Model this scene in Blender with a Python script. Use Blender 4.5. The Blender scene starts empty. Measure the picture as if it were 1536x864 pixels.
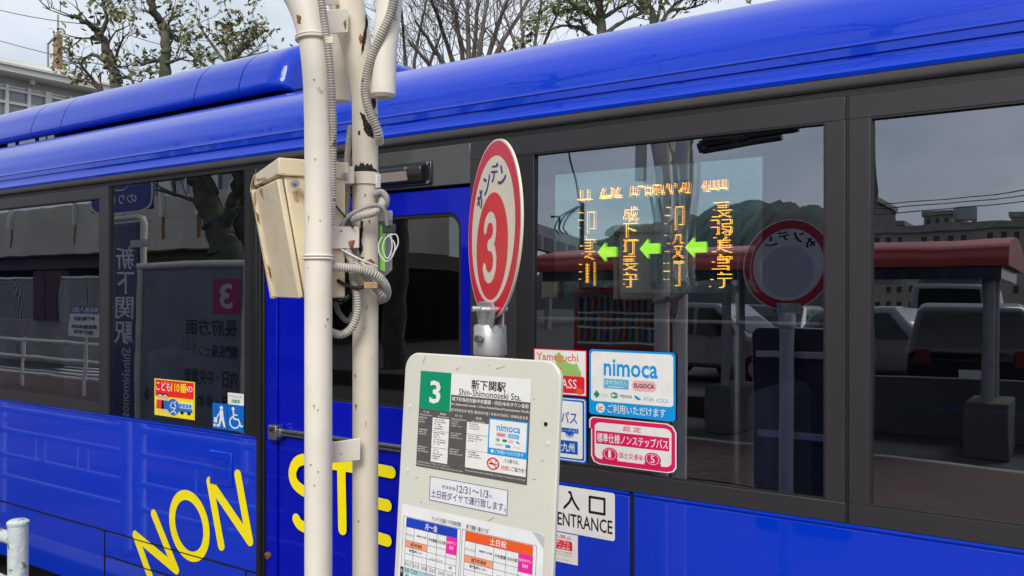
import bpy, bmesh, math, random
from mathutils import Vector, Matrix
random.seed(7)
S = bpy.context.scene
C = S.collection
# ------------------------------------------------------------------ camera
F = 1283.0
YAW = math.radians(34.3)
CAM = Vector((0, -2.2, 1.72))
FW = Vector((-math.sin(YAW), math.cos(YAW), 0)); RT = Vector((math.cos(YAW), math.sin(YAW), 0)); UP = Vector((0, 0, 1))
cd = bpy.data.cameras.new('camera'); cam = bpy.data.objects.new('camera', cd); C.objects.link(cam)
cam.location = CAM; cam.rotation_euler = (math.pi/2, 0, YAW)
cd.sensor_width = 36; cd.lens = F/1536*36; cd.shift_y = 3/1536; cd.clip_end = 3000; cd.clip_start = 0.02
S.camera = cam
# ------------------------------------------------------------------ sky and sun
w = bpy.data.worlds.new('World'); S.world = w; w.use_nodes = True
nt = w.node_tree; nt.nodes.clear(); N = nt.nodes.new; L = nt.links.new
out = N('ShaderNodeOutputWorld'); mx = N('ShaderNodeMixShader'); b1 = N('ShaderNodeBackground'); b2 = N('ShaderNodeBackground')
sky = N('ShaderNodeTexSky'); sky.sky_type = 'NISHITA'; sky.sun_disc = False
SUN_EL, SUN_AZ = math.radians(40), math.radians(158)
sky.sun_elevation = SUN_EL; sky.sun_rotation = SUN_AZ; b1.inputs[1].default_value = 0.1
tc = N('ShaderNodeTexCoord'); mp = N('ShaderNodeMapping'); mp.inputs['Scale'].default_value = (1.3, 1.3, 3.2)
nz = N('ShaderNodeTexNoise'); nz.inputs['Scale'].default_value = 2.6; nz.inputs['Detail'].default_value = 8; nz.inputs['Roughness'].default_value = 0.55; nz.inputs['Distortion'].default_value = 0.4
cr = N('ShaderNodeValToRGB'); cr.color_ramp.elements[0].position = 0.34; cr.color_ramp.elements[0].color = (0.33, 0.37, 0.42, 1)
cr.color_ramp.elements[1].position = 0.66; cr.color_ramp.elements[1].color = (0.54, 0.56, 0.59, 1)
L(sky.outputs[0], b1.inputs[0]); L(tc.outputs['Generated'], mp.inputs[0]); L(mp.outputs[0], nz.inputs[0]); L(nz.outputs[0], cr.inputs[0]); L(cr.outputs[0], b2.inputs[0])
b2.inputs[1].default_value = 1.0
mx.inputs[0].default_value = 0.88; L(b1.outputs[0], mx.inputs[1]); L(b2.outputs[0], mx.inputs[2]); L(mx.outputs[0], out.inputs[0])
sd = bpy.data.lights.new('sun', 'SUN'); sd.energy = 1.6; sd.angle = math.radians(28); sd.color = (1, 0.95, 0.88)
so = bpy.data.objects.new('sun', sd); C.objects.link(so)
sdir = Vector((math.sin(SUN_AZ)*math.cos(SUN_EL), math.cos(SUN_AZ)*math.cos(SUN_EL), math.sin(SUN_EL)))
so.rotation_euler = sdir.to_track_quat('Z', 'Y').to_euler(); so.location = (0, -20, 30)
S.view_settings.view_transform = 'Standard'; S.view_settings.look = 'None'; S.view_settings.exposure = 0.85; S.view_settings.gamma = 1
S.render.engine = 'CYCLES'
try:
    S.cycles.use_denoising = True; S.cycles.denoiser = 'OPENIMAGEDENOISE'
except Exception: pass
S.cycles.max_bounces = 10; S.cycles.transparent_max_bounces = 16; S.cycles.glossy_bounces = 6; S.cycles.transmission_bounces = 8
S.cycles.sample_clamp_indirect = 6

# ------------------------------------------------------------------ placing helpers (photograph measurements -> metres)
def ray(px, py): return FW + RT*((px-768)/F) + UP*((435-py)/F)
def B(px, py, Y=0.0):                       # point on the bus side (plane y = Y)
    d = ray(px, py); return CAM + d*((Y-CAM.y)/d.y)
def Z(px, py, depth): return CAM + ray(px, py)*depth
TILT = math.radians(0.6)
MN = Vector((0, -math.cos(TILT), math.sin(TILT))); MP = Vector((0, 0, 1.17))
def R(px, py, Y):                           # point behind the camera seen in the window glass
    d = ray(px, py); t = (MP-CAM).dot(MN)/d.dot(MN); h = CAM+d*t; r = d-MN*(2*d.dot(MN)); return h + r*((Y-h.y)/r.y)
def BX(px): return B(px, 435).x

# ------------------------------------------------------------------ materials
_M = {}
def mat(name, col, rough=0.5, metal=0.0, coat=0.0, spec=0.5, vary=0.0, vscale=8.0, bump=0.0, bscale=60.0, dirt=None, dscale=5.0, dthr=0.62, dsoft=0.04, emit=None, estr=1.0):
    if name in _M: return _M[name]
    m = bpy.data.materials.new(name); m.use_nodes = True; t = m.node_tree; p = t.nodes['Principled BSDF']
    c = (*col, 1) if len(col) == 3 else col
    p.inputs['Base Color'].default_value = c; p.inputs['Roughness'].default_value = rough; p.inputs['Metallic'].default_value = metal
    p.inputs['Coat Weight'].default_value = coat; p.inputs['Coat Roughness'].default_value = 0.03; p.inputs['Specular IOR Level'].default_value = spec
    m.diffuse_color = c
    src = None; co = t.nodes.new('ShaderNodeTexCoord')
    if vary > 0:
        n = t.nodes.new('ShaderNodeTexNoise'); n.inputs['Scale'].default_value = vscale; n.inputs['Detail'].default_value = 6
        t.links.new(co.outputs['Object'], n.inputs[0])
        r = t.nodes.new('ShaderNodeValToRGB'); r.color_ramp.elements[0].position = 0.3; r.color_ramp.elements[1].position = 0.7
        r.color_ramp.elements[0].color = (*[x*(1-vary) for x in c[:3]], 1); r.color_ramp.elements[1].color = (*[min(1, x*(1+vary*0.6)) for x in c[:3]], 1)
        t.links.new(n.outputs[0], r.inputs[0]); src = r.outputs[0]
    if dirt:
        for i, (dc, ds, th) in enumerate([(dirt, dscale, dthr), (dirt, dscale*4.3, dthr+0.03)]):
            n = t.nodes.new('ShaderNodeTexNoise'); n.inputs['Scale'].default_value = ds; n.inputs['Detail'].default_value = 9; n.inputs['Roughness'].default_value = 0.62
            t.links.new(co.outputs['Object'], n.inputs[0])
            r = t.nodes.new('ShaderNodeMapRange'); r.inputs[1].default_value = th; r.inputs[2].default_value = th+dsoft
            t.links.new(n.outputs[0], r.inputs[0])
            k = t.nodes.new('ShaderNodeMix'); k.data_type = 'RGBA'; t.links.new(r.outputs[0], k.inputs[0])
            if src: t.links.new(src, k.inputs[6])
            else: k.inputs[6].default_value = c
            k.inputs[7].default_value = (*dc, 1); src = k.outputs[2]
    if src: t.links.new(src, p.inputs['Base Color'])
    if bump > 0:
        n = t.nodes.new('ShaderNodeTexNoise'); n.inputs['Scale'].default_value = bscale; n.inputs['Detail'].default_value = 4
        t.links.new(co.outputs['Object'], n.inputs[0]); b = t.nodes.new('ShaderNodeBump'); b.inputs['Strength'].default_value = bump; b.inputs['Distance'].default_value = 0.01
        t.links.new(n.outputs[0], b.inputs['Height']); t.links.new(b.outputs[0], p.inputs['Normal'])
    if emit: p.inputs['Emission Color'].default_value = (*emit, 1); p.inputs['Emission Strength'].default_value = estr
    _M[name] = m; return m
def glass_mat(name, tint, ior, rough=0.0, refl=(1, 1, 1)):
    if name in _M: return _M[name]
    m = bpy.data.materials.new(name); m.use_nodes = True; t = m.node_tree; t.nodes.clear()
    o = t.nodes.new('ShaderNodeOutputMaterial'); mxs = t.nodes.new('ShaderNodeMixShader'); tr = t.nodes.new('ShaderNodeBsdfTransparent'); g = t.nodes.new('ShaderNodeBsdfGlossy'); f = t.nodes.new('ShaderNodeFresnel')
    f.inputs[0].default_value = ior; tr.inputs[0].default_value = (*tint, 1); g.inputs[0].default_value = (*refl, 1); g.inputs['Roughness'].default_value = rough
    co = t.nodes.new('ShaderNodeTexCoord'); n = t.nodes.new('ShaderNodeTexNoise'); n.inputs['Scale'].default_value = 3.0; b = t.nodes.new('ShaderNodeBump'); b.inputs['Strength'].default_value = 0.02; b.inputs['Distance'].default_value = 0.02
    t.links.new(co.outputs['Object'], n.inputs[0]); t.links.new(n.outputs[0], b.inputs['Height']); t.links.new(b.outputs[0], g.inputs['Normal'])
    gm = t.nodes.new('ShaderNodeNewGeometry'); sb = t.nodes.new('ShaderNodeMath'); sb.operation = 'SUBTRACT'; sb.inputs[0].default_value = 1; mu = t.nodes.new('ShaderNodeMath'); mu.operation = 'MULTIPLY'
    t.links.new(gm.outputs['Backfacing'], sb.inputs[1]); t.links.new(sb.outputs[0], mu.inputs[0]); t.links.new(f.outputs[0], mu.inputs[1]); t.links.new(mu.outputs[0], mxs.inputs[0]); t.links.new(tr.outputs[0], mxs.inputs[1]); t.links.new(g.outputs[0], mxs.inputs[2]); t.links.new(mxs.outputs[0], o.inputs[0])
    _M[name] = m; return m
def ink(col, rough=0.35, e=0.0):            # flat print colour
    n = 'print_%.3f_%.3f_%.3f' % tuple(col)
    return mat(n, col, rough, vary=0.06, vscale=25)

BLUE = mat('blue_paint', (0.0002, 0.034, 0.56), 0.3, coat=0.9, spec=0.1, vary=0.04, vscale=1.5, bump=.12, bscale=2.2)
BLUE.node_tree.nodes['Principled BSDF'].inputs['Coat IOR'].default_value = 1.7
BLUER = mat('blue_roof_paint', (0.0002, 0.036, 0.50), 0.3, coat=0.75, spec=0.12, vary=0.05, vscale=1.5, bump=.10, bscale=2.5)
BLUER.node_tree.nodes['Principled BSDF'].inputs['Coat IOR'].default_value = 1.52
BLUE2 = mat('blue_door_paint', (0.0003, 0.006, 0.40), 0.32, coat=0.35, spec=0.1, vary=0.03, vscale=1.5)
FRAME = mat('matte_charcoal_frame', (0.030, 0.028, 0.032), 0.42, spec=0.4, vary=0.1, vscale=4, bump=0.05, bscale=400)
RUBBER = mat('black_rubber', (0.008, 0.008, 0.009), 0.55)
RAIL = mat('drip_rail_grey', (0.12, 0.12, 0.125), 0.38, vary=0.1)
HEADER = mat('header_panel_grey', (0.06, 0.06, 0.06), 0.22, coat=0.5, vary=0.15, vscale=10)
DARK = mat('dark_plastic', (0.012, 0.012, 0.014), 0.25, coat=0.3)
METAL = mat('steel', (0.45, 0.45, 0.44), 0.35, metal=1.0, vary=0.15, vscale=30)
GALV = mat('galvanised_steel', (0.50, 0.50, 0.49), 0.42, metal=0.7, vary=0.25, vscale=28, dirt=(0.22, 0.2, 0.18), dscale=14, dthr=0.64)
CREAM = mat('cream_paint', (0.80, 0.755, 0.655), 0.42, coat=0.15, vary=0.09, vscale=6, bump=0.07, bscale=30, dirt=(0.42, 0.33, 0.22), dscale=9, dthr=0.675, dsoft=0.05)
CREAM2 = mat('weathered_cream_paint', (0.76, 0.69, 0.55), 0.5, vary=0.10, vscale=8, bump=0.12, bscale=40, dirt=(0.26, 0.14, 0.06), dscale=9, dthr=0.69, dsoft=0.06)
BOXP = mat('cream_box_paint', (0.76, 0.66, 0.46), 0.42, vary=0.09, vscale=10, bump=0.12, bscale=40, dirt=(0.26, 0.12, 0.03), dscale=9, dthr=0.69)
GRIME = mat('black_sealant', (0.015, 0.012, 0.011), 0.7, bump=0.8, bscale=120)
RUST = mat('rusty_steel', (0.30, 0.13, 0.04), 0.8, vary=0.5, vscale=40, bump=0.5, bscale=120)
RUSTL = mat('light_rust_stain', (0.50, 0.33, 0.16), 0.7, vary=.3, vscale=30)
COND = mat('conduit_plastic', (0.50, 0.475, 0.425), 0.5, vary=0.15, vscale=25, dirt=(0.12, 0.09, 0.06), dscale=18, dthr=0.63)
GREYC = mat('grey_cable', (0.33, 0.33, 0.32), 0.5, vary=0.1)
BOARD = mat('cream_enamel_board', (0.65, 0.645, 0.565), 0.38, coat=0.2, vary=0.06, vscale=6, dirt=(0.25, 0.24, 0.20), dscale=6, dthr=0.72)
BACK = mat('dark_board_back', (0.03, 0.034, 0.045), 0.5, vary=0.2)
YEL = mat('yellow_vinyl', (0.95, 0.80, 0.0), 0.3, coat=0.5)
GLASS = glass_mat('tinted_window_glass', (0.62, 0.65, 0.66), 3.3, refl=(0.86, 0.90, 1.0))
GLASSD = glass_mat('dark_tinted_glass', (0.03, 0.03, 0.035), 2.2, refl=(0.9, 0.95, 1.0))
CONC = mat('concrete', (0.30, 0.285, 0.255), 0.85, vary=0.25, vscale=1.4, bump=0.3, bscale=12, dirt=(0.13, 0.09, 0.06), dscale=0.8, dthr=0.62)
ASPH = mat('asphalt', (0.05, 0.05, 0.052), 0.9, vary=0.2, vscale=1.2, bump=0.5, bscale=90)
WHITEP = mat('white_painted_steel', (0.72, 0.72, 0.71), 0.4, vary=0.08)
BARK = mat('bark', (0.11, 0.095, 0.075), 0.9, vary=0.5, vscale=5, bump=1.0, bscale=18, dirt=(0.07, 0.10, 0.05), dscale=3, dthr=0.55)
BARKD = mat('dark_bark', (0.12, 0.10, 0.088), 0.9, vary=0.4, vscale=6)
def leafmat(name, c1, c2):
    if name in _M: return _M[name]
    m = mat(name, c1, 0.5); t = m.node_tree; p = t.nodes['Principled BSDF']
    co = t.nodes.new('ShaderNodeTexCoord'); n = t.nodes.new('ShaderNodeTexNoise'); n.inputs['Scale'].default_value = 3.5; r = t.nodes.new('ShaderNodeValToRGB')
    r.color_ramp.elements[0].color = (*c1, 1); r.color_ramp.elements[1].color = (*c2, 1); r.color_ramp.elements[0].position = .4; r.color_ramp.elements[1].position = .62
    t.links.new(co.outputs['Object'], n.inputs[0]); t.links.new(n.outputs[0], r.inputs[0]); t.links.new(r.outputs[0], p.inputs['Base Color'])
    return m
LEAF = leafmat('evergreen_leaf', (0.11, 0.125, 0.04), (0.22, 0.22, 0.08)); LEAF2 = leafmat('pale_leaf', (0.12, 0.15, 0.05), (0.22, 0.24, 0.10))

# ------------------------------------------------------------------ mesh helpers
class MB:
    def __init__(s): s.v = []; s.f = []; s.m = []; s.mats = []; s.sm = []
    def mi(s, m):
        if m not in s.mats: s.mats.append(m)
        return s.mats.index(m)
    def add(s, vs, fs, m, smooth=False):
        o = len(s.v); s.v += [tuple(v) for v in vs]; i = s.mi(m)
        for f in fs: s.f.append(tuple(o+k for k in f)); s.m.append(i); s.sm.append(smooth)
        return s
    def box(s, a, b, m):
        x0, x1 = sorted((a[0], b[0])); y0, y1 = sorted((a[1], b[1])); z0, z1 = sorted((a[2], b[2]))
        return s.add([(x, y, z) for z in (z0, z1) for y in (y0, y1) for x in (x0, x1)], [(0, 2, 3, 1), (4, 5, 7, 6), (0, 1, 5, 4), (2, 6, 7, 3), (0, 4, 6, 2), (1, 3, 7, 5)], m)
    def obox(s, o, ax, ay, az, m):          # corner/centre o with half-axis vectors
        vs = [o+ax*i+ay*j+az*k for k in (-1, 1) for j in (-1, 1) for i in (-1, 1)]
        return s.add(vs, [(0, 2, 3, 1), (4, 5, 7, 6), (0, 1, 5, 4), (2, 6, 7, 3), (0, 4, 6, 2), (1, 3, 7, 5)], m)
    def tube(s, pts, r, m, n=12, cap=True, smooth=True):
        pts = [Vector(p) for p in pts]; k = len(pts); rs = r if isinstance(r, (list, tuple)) else [r]*k
        up = None; vs = []
        for i, p in enumerate(pts):
            t = (pts[min(i+1, k-1)]-pts[max(i-1, 0)]).normalized()
            if up is None:
                up = t.orthogonal().normalized()
            else:
                up = (up - t*up.dot(t)); up = up.normalized() if up.length > 1e-6 else t.orthogonal().normalized()
            sd_ = t.cross(up)
            for j in range(n):
                a = 2*math.pi*j/n; vs.append(p + (up*math.cos(a)+sd_*math.sin(a))*rs[i])
        fs = [(i*n+j, i*n+(j+1) % n, (i+1)*n+(j+1) % n, (i+1)*n+j) for i in range(k-1) for j in range(n)]
        s.add(vs, fs, m, smooth)
        if cap: s.add(vs[:n], [tuple(range(n))[::-1]], m); s.add(vs[-n:], [tuple(range(n))], m)
        return s
    def prism(s, poly, d0, d1, m, fr):      # poly 2D in frame fr(u,v,w) extruded w from d0 to d1
        n = len(poly); vs = [fr(u, v, d0) for u, v in poly]+[fr(u, v, d1) for u, v in poly]
        fs = [tuple(range(n))[::-1], tuple(range(n, 2*n))]+[(i, (i+1) % n, n+(i+1) % n, n+i) for i in range(n)]
        return s.add(vs, fs, m)
    def build(s, name, parent=None, loc=None, bevel=0, fix=True):
        me = bpy.data.meshes.new(name); me.from_pydata([tuple(v) for v in s.v], [], s.f)
        for m in s.mats: me.materials.append(m)
        me.polygons.foreach_set('material_index', s.m); me.polygons.foreach_set('use_smooth', s.sm)
        if fix:
            bm = bmesh.new(); bm.from_mesh(me); bmesh.ops.remove_doubles(bm, verts=bm.verts, dist=1e-6); bmesh.ops.recalc_face_normals(bm, faces=bm.faces); bm.to_mesh(me); bm.free(); me.set_sharp_from_angle(angle=math.radians(42))
        me.update(); o = bpy.data.objects.new(name, me); C.objects.link(o)
        if loc is not None: o.location = loc
        if parent: o.parent = parent; o.matrix_parent_inverse = Matrix.Translation(-parent.location)
        if bevel:
            b = o.modifiers.new('bevel', 'BEVEL'); b.width = bevel; b.segments = 2; b.limit_method = 'ANGLE'; b.angle_limit = math.radians(40)
        return o
def spline(pts, n=8):
    pts = [Vector(p) for p in pts]; P = [pts[0]*2-pts[1]]+pts+[pts[-1]*2-pts[-2]]; o = []
    for i in range(1, len(P)-2):
        for k in range(n):
            t = k/n; a, b, c, d = P[i-1:i+3]
            o.append(0.5*((2*b)+(c-a)*t+(2*a-5*b+4*c-d)*t*t+(3*b-a-3*c+d)*t**3))
    o.append(pts[-1]); return o
def resample(pts, step):
    o = [pts[0]]; acc = 0
    for a, b in zip(pts, pts[1:]):
        l = (b-a).length; d = step-acc
        while d < l: o.append(a.lerp(b, d/l)); d += step
        acc = l-(d-step)
    return o
def corrugated(mb, pts, r, m, pitch=0.0055, n=12):
    q = resample(spline(pts, 24), pitch/4); rs = [r*(1.02, .98, .78, .78)[i % 4] for i in range(len(q))]
    mb.tube(q, rs, m, n)
def thing(name, label, cat, loc=(0, 0, 0), group=None):
    o = bpy.data.objects.new(name, None); C.objects.link(o); o.location = loc; o.empty_display_size = 0.1
    return tag(o, label, cat, group)
def tag(o, label, cat, group=None):
    o['label'] = label; o['category'] = cat
    if group: o['group'] = group
    return o
def struct(o, kind='structure'): o['kind'] = kind; return o
def copy_tree(o, parent=None):
    c = o.copy(); C.objects.link(c); c.parent = parent
    for ch in list(o.children): copy_tree(ch, c)
    return c

# ------------------------------------------------------------------ flat print: layered 2D shapes -> one mesh
_T = {}
def textmesh(s, bold):
    k = (s, bold)
    if k in _T: return _T[k]
    cu = bpy.data.curves.new('t', 'FONT'); cu.body = s; cu.resolution_u = 2; cu.offset = bold
    o = bpy.data.objects.new('t', cu); C.objects.link(o); dg = bpy.context.evaluated_depsgraph_get()
    me = bpy.data.meshes.new_from_object(o.evaluated_get(dg))
    v = [(a.co.x, a.co.y) for a in me.vertices]; f = [tuple(p.vertices) for p in me.polygons]
    bpy.data.objects.remove(o); bpy.data.curves.remove(cu); bpy.data.meshes.remove(me)
    _T[k] = (v, f); return _T[k]
class Print:                                # coordinates: x right, y DOWN, arbitrary units; layer lifts by lay*step
    def __init__(s, W, H, dep=0.0004): s.W, s.H, s.d = W, H, dep; s.sh = []; s.l = 0; s.anc = []
    def poly(s, pts, col, lay=None):
        s.l = s.l + 0.05 if lay is None else s.l
        s.sh.append(([tuple(p) for p in pts], [tuple(range(len(pts)))], col, lay if lay is not None else 1)); return s
    def rect(s, x0, y0, x1, y1, col, lay=1): return s.poly([(x0, y0), (x1, y0), (x1, y1), (x0, y1)], col, lay)
    def rrect(s, x0, y0, x1, y1, r, col, lay=1, n=6):
        p = []
        for cx, cy, a0 in ((x1-r, y0+r, -90), (x1-r, y1-r, 0), (x0+r, y1-r, 90), (x0+r, y0+r, 180)):
            for i in range(n+1): a = math.radians(a0+90*i/n); p.append((cx+r*math.cos(a), cy+r*math.sin(a)))
        return s.poly(p, col, lay)
    def circ(s, cx, cy, r, col, lay=1, ry=None, n=36): return s.poly([(cx+r*math.cos(2*math.pi*i/n), cy+(ry or r)*math.sin(2*math.pi*i/n)) for i in range(n)], col, lay)
    def ring(s, cx, cy, r0, r1, col, lay=1, n=40, ry=1.0, a0=0, a1=360):
        vs = []; k = n+1
        for i in range(k):
            a = math.radians(a0+(a1-a0)*i/n); vs += [(cx+r0*math.cos(a), cy+r0*ry*math.sin(a)), (cx+r1*math.cos(a), cy+r1*ry*math.sin(a))]
        s.sh.append((vs, [(2*i, 2*i+1, 2*i+3, 2*i+2) for i in range(n)], col, lay)); return s
    def line(s, pts, wd, col, lay=1, rnd=True):
        for a, b in zip(pts, pts[1:]):
            dx, dy = b[0]-a[0], b[1]-a[1]; l = math.hypot(dx, dy) or 1; nx, ny = -dy/l*wd/2, dx/l*wd/2
            s.poly([(a[0]+nx, a[1]+ny), (b[0]+nx, b[1]+ny), (b[0]-nx, b[1]-ny), (a[0]-nx, a[1]-ny)], col, lay)
        if rnd:
            for a in pts: s.circ(a[0], a[1], wd/2, col, lay+0.2, n=14)
        return s
    def ribbon(s, pts, wd, col, lay=1, closed=False, caps=True):
        k = len(pts); vs = []; h = wd/2
        for i, (x, y) in enumerate(pts):
            a = pts[(i-1) % k] if closed or i > 0 else pts[i]; b = pts[(i+1) % k] if closed or i < k-1 else pts[i]
            dx, dy = b[0]-a[0], b[1]-a[1]; l = math.hypot(dx, dy) or 1; vs += [(x-dy/l*h, y+dx/l*h), (x+dy/l*h, y-dx/l*h)]
        fs = [(2*i, 2*((i+1) % k), 2*((i+1) % k)+1, 2*i+1) for i in range(k if closed else k-1)]
        if caps and not closed:
            for i, sg_ in ((0, -1), (k-1, 1)):
                a, b = (pts[0], pts[1]) if i == 0 else (pts[-2], pts[-1]); an = math.atan2(b[1]-a[1], b[0]-a[0])+(math.pi if i == 0 else 0); o = len(vs); c = pts[i]
                vs += [(c[0]+h*math.cos(an-math.pi/2+math.pi*t/10), c[1]+h*math.sin(an-math.pi/2+math.pi*t/10)) for t in range(11)]; fs.append(tuple(range(o, o+11)))
        s.sh.append((vs, fs, col, lay)); return s
    def frame(s, x0, y0, x1, y1, t, col, lay=1):
        return s.rect(x0, y0, x1, y0+t, col, lay).rect(x0, y1-t, x1, y1, col, lay).rect(x0, y0+t, x0+t, y1-t, col, lay).rect(x1-t, y0+t, x1, y1-t, col, lay)
    def text(s, t, x0, y0, x1, y1, col, lay=2, bold=0.0, rot=0, mirror=False):   # fit into the box
        cj = any(ord(c) > 0x2000 for c in t); wb = bold; bold = min(bold, .006 if cj else .022)
        v, f = textmesh(t, bold)
        if not v: return s
        if cj and wb >= .015 and not rot:
            dx_ = (x1-x0)/len(t)*.028; s.text(t, x0+dx_, y0, x1+dx_, y1, col, lay+.15, 0, 0, mirror); s.text(t, x0, y0+dx_, x1, y1+dx_, col, lay+.3, 0, 0, mirror)
        ax, bx = min(p[0] for p in v), max(p[0] for p in v); ay, by = min(p[1] for p in v), max(p[1] for p in v)
        q = []
        for x, y in v:
            u = (x-ax)/(bx-ax or 1); w_ = 1-(y-ay)/(by-ay or 1)
            if mirror: u = 1-u
            X, Y = x0+u*(x1-x0), y0+w_*(y1-y0)
            if rot:
                cx, cy = (x0+x1)/2, (y0+y1)/2; a = math.radians(rot); X, Y = cx+(X-cx)*math.cos(a)-(Y-cy)*math.sin(a), cy+(X-cx)*math.sin(a)+(Y-cy)*math.cos(a)
            q.append((X, Y))
        s.sh.append((q, f, col, lay)); return s
    def vtext(s, t, x0, y0, x1, y1, col, lay=2, bold=0.0):
        h = (y1-y0)/len(t)
        for i, ch in enumerate(t): s.text(ch, x0, y0+i*h+h*.06, x1, y0+(i+1)*h-h*.06, col, lay, bold)
        return s
    def build(s, name, fr, parent=None, step=None, thick=None, base=None):
        # fr(u,v,w): u,v in 0..1 of W,H ; w outward in metres
        mb = MB(); st = step or s.d
        for vs, fs, col, lay in s.sh:
            m = col if not isinstance(col, tuple) else ink(col)
            mb.add([fr(x/s.W, y/s.H, lay*st) for x, y in vs], fs, m)
        return mb.build(name, parent, fix=False)
def bus_fr(x0, x1, z1, z0, y=0.0):         # frame on the bus side, outward = -y
    return lambda u, v, w: Vector((x0+(x1-x0)*u, y-w, z1+(z0-z1)*v))
WHT = (0.78, 0.78, 0.75); BLK = (0.01, 0.01, 0.012); RED = (0.72, 0.015, 0.03); NAVY = (0.01, 0.03, 0.28); SKYB = (0.0, 0.30, 0.72); GRN = (0.0, 0.27, 0.13); GRY = (0.11, 0.10, 0.10); PINK = (0.70, 0.008, 0.11)

# ================================================================== THE BUS
bus = thing('bus', 'bright blue city bus with tinted windows and yellow lettering standing at the stop', 'bus', (-2.5, 1.22, 0))
X0, X1, BW = -8.2, 3.2, 2.45
ZB, ZG = 1.146, 2.196                       # belt line and underside of the gasket
def slab(name, xa, xb, za, zb, m, y0=0.0, y1=0.035, bev=0.003, parent=None):
    return MB().box((xa, y0, za), (xb, y1, zb), m).build(name, parent or bus, bevel=bev)
# roof shell
prof0 = [(0.02, 2.235), (-0.012, 2.243), (-0.014, 2.252), (-0.008, 2.258), (-0.004, 2.282), (0.002, 2.285), (0.002, 2.290), (-0.004, 2.293), (-0.003, 2.313), (-0.007, 2.317), (-0.003, 2.322)]
prof1 = [(p.x, p.y) for p in spline([Vector((a, b, 0)) for a, b in [(-0.003, 2.322), (0.008, 2.372), (0.036, 2.424), (0.08, 2.468), (0.14, 2.508), (0.21, 2.537), (0.31, 2.562), (0.45, 2.583), (0.72, 2.603), (BW/2, 2.615)]], 5)]
def extr(name, prof, xa, xb, m, smooth, nx=1, parent=None):
    mb = MB(); k = len(prof); vs = []
    for i in range(nx+1): vs += [(xa+(xb-xa)*i/nx, y, z) for y, z in prof]
    mb.add(vs, [(i*k+j, i*k+j+1, (i+1)*k+j+1, (i+1)*k+j) for i in range(nx) for j in range(k-1)], m, smooth)
    return mb, name
mb, _ = extr('roof', prof0, X0, X1, BLUER, False); mbr = mb
mb2, _ = extr('roof', prof1, X0, X1, BLUER, True); mbr.add(mb2.v, mb2.f, BLUER, True)
far = [(BW-y, z) for y, z in (prof0+prof1[1:])[::-1]]
mb3, _ = extr('roof', far, X0, X1, BLUER, True); mbr.add(mb3.v, mb3.f, BLUER, True)
full = prof0+prof1[1:]+far[1:]
for xx in (X0, X1): mbr.add([(xx, y, z) for y, z in full], [tuple(range(len(full)))], BLUER)
ROOF = mbr.build('roof', bus)
# rain drops on the roof shoulder
rm = mat('water_drop', (0.05, 0.10, 0.4), 0.25, spec=.3)
dr = MB(); rd = random.Random(3)
for _ in range(330):
    t = rd.random()**0.8; i = int(t*(len(prof1)-12)); (ya, za), (yb, zb) = prof1[i], prof1[i+1]; x = rd.uniform(-5.0, 0.1); s = rd.uniform(0.001, 0.0022)
    n = Vector((0, -(zb-za), (yb-ya))).normalized(); c = Vector((x, ya, za)); tt = Vector((0, yb-ya, zb-za)).normalized()
    vs = [c+n*s*0.6]+[c+(Vector((1, 0, 0))*math.cos(a*1.047)+tt*math.sin(a*1.047))*s for a in range(6)]
    dr.add(vs, [(0, a+1, (a+1) % 6+1) for a in range(6)], rm, True)
o = dr.build('raindrops', bus); struct(o, 'stuff')
# drip rail and gasket under the roof
MB().prism([(-0.010, 2.243), (0.03, 2.243), (0.03, 2.216), (0.006, 2.216), (-0.006, 2.226)], X0, X1, RAIL, lambda u, v, w: Vector((w, u, v))).build('drip_rail', bus)
slab('gasket', X0, X1, 2.1965, 2.216, RUBBER, 0.010, 0.03, 0.002)
# roof equipment cover in sections with open joints
pp = [(p.x, p.y) for p in spline([Vector((a, b, 0)) for a, b in [(0.31, 2.592), (0.285, 2.612), (0.295, 2.665), (0.325, 2.735), (0.385, 2.795), (0.48, 2.838), (0.65, 2.868), (BW/2, 2.885)]], 4)]
def podx(px): return B(px, 435, 0.29).x
cuts = [X0+0.3, podx(-160), podx(48), podx(93), podx(293), podx(360)]
def pod(xa, xb, taper=0.0, low=0):
    allp = pp+[(BW-y, z) for y, z in pp[::-1][1:]]; k = len(allp); mb = MB(); st = []
    n = 1 if not taper else 16
    for i in range(n+1):
        if not taper: st.append((xa if i == 0 else xb, 0))
        else: t = i/n; st.append((xa+(xb-xa)*(1-(1-t)**2.2), t))
    vs = []
    for x, t in st:
        dx_ = (xb-x); e = 0 if not taper or dx_ > .09 else 1-math.sqrt(max(0, 1-((.09-dx_)/.09)**2))
        vs += [(x, y+(BW/2-y)/(BW/2)*e*0.07, z-(z-2.585)/.3*e*0.06) for y, z in allp]
    mb.add(vs, [(i*k+j, i*k+j+1, (i+1)*k+j+1, (i+1)*k+j) for i in range(len(st)-1) for j in range(k-1)], BLUER, True)
    for i in (0, len(st)-1): mb.add(vs[i*k:(i+1)*k], [tuple(range(k))], BLUER)
    return mb
for a, b in zip(cuts, cuts[1:]): pod(a, b-0.007).build('roof_cover', bus)
pod(cuts[-1], podx(424), 1).build('roof_cover', bus)
slab('roof_gap_shade', cuts[0]+.1, podx(440), 2.545, 2.60, DARK, 0.36, BW-0.36, 0)  # dark filler in the gap, standing for the shadow line under the cover
for px in (5, 22, 34, 52, 62):              # brackets seen in the gap below the cover
    MB().box((podx(px), 0.315, 2.53), (podx(px)+0.09, 0.36, 2.60), METAL).build('cover_bracket', bus)

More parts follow.
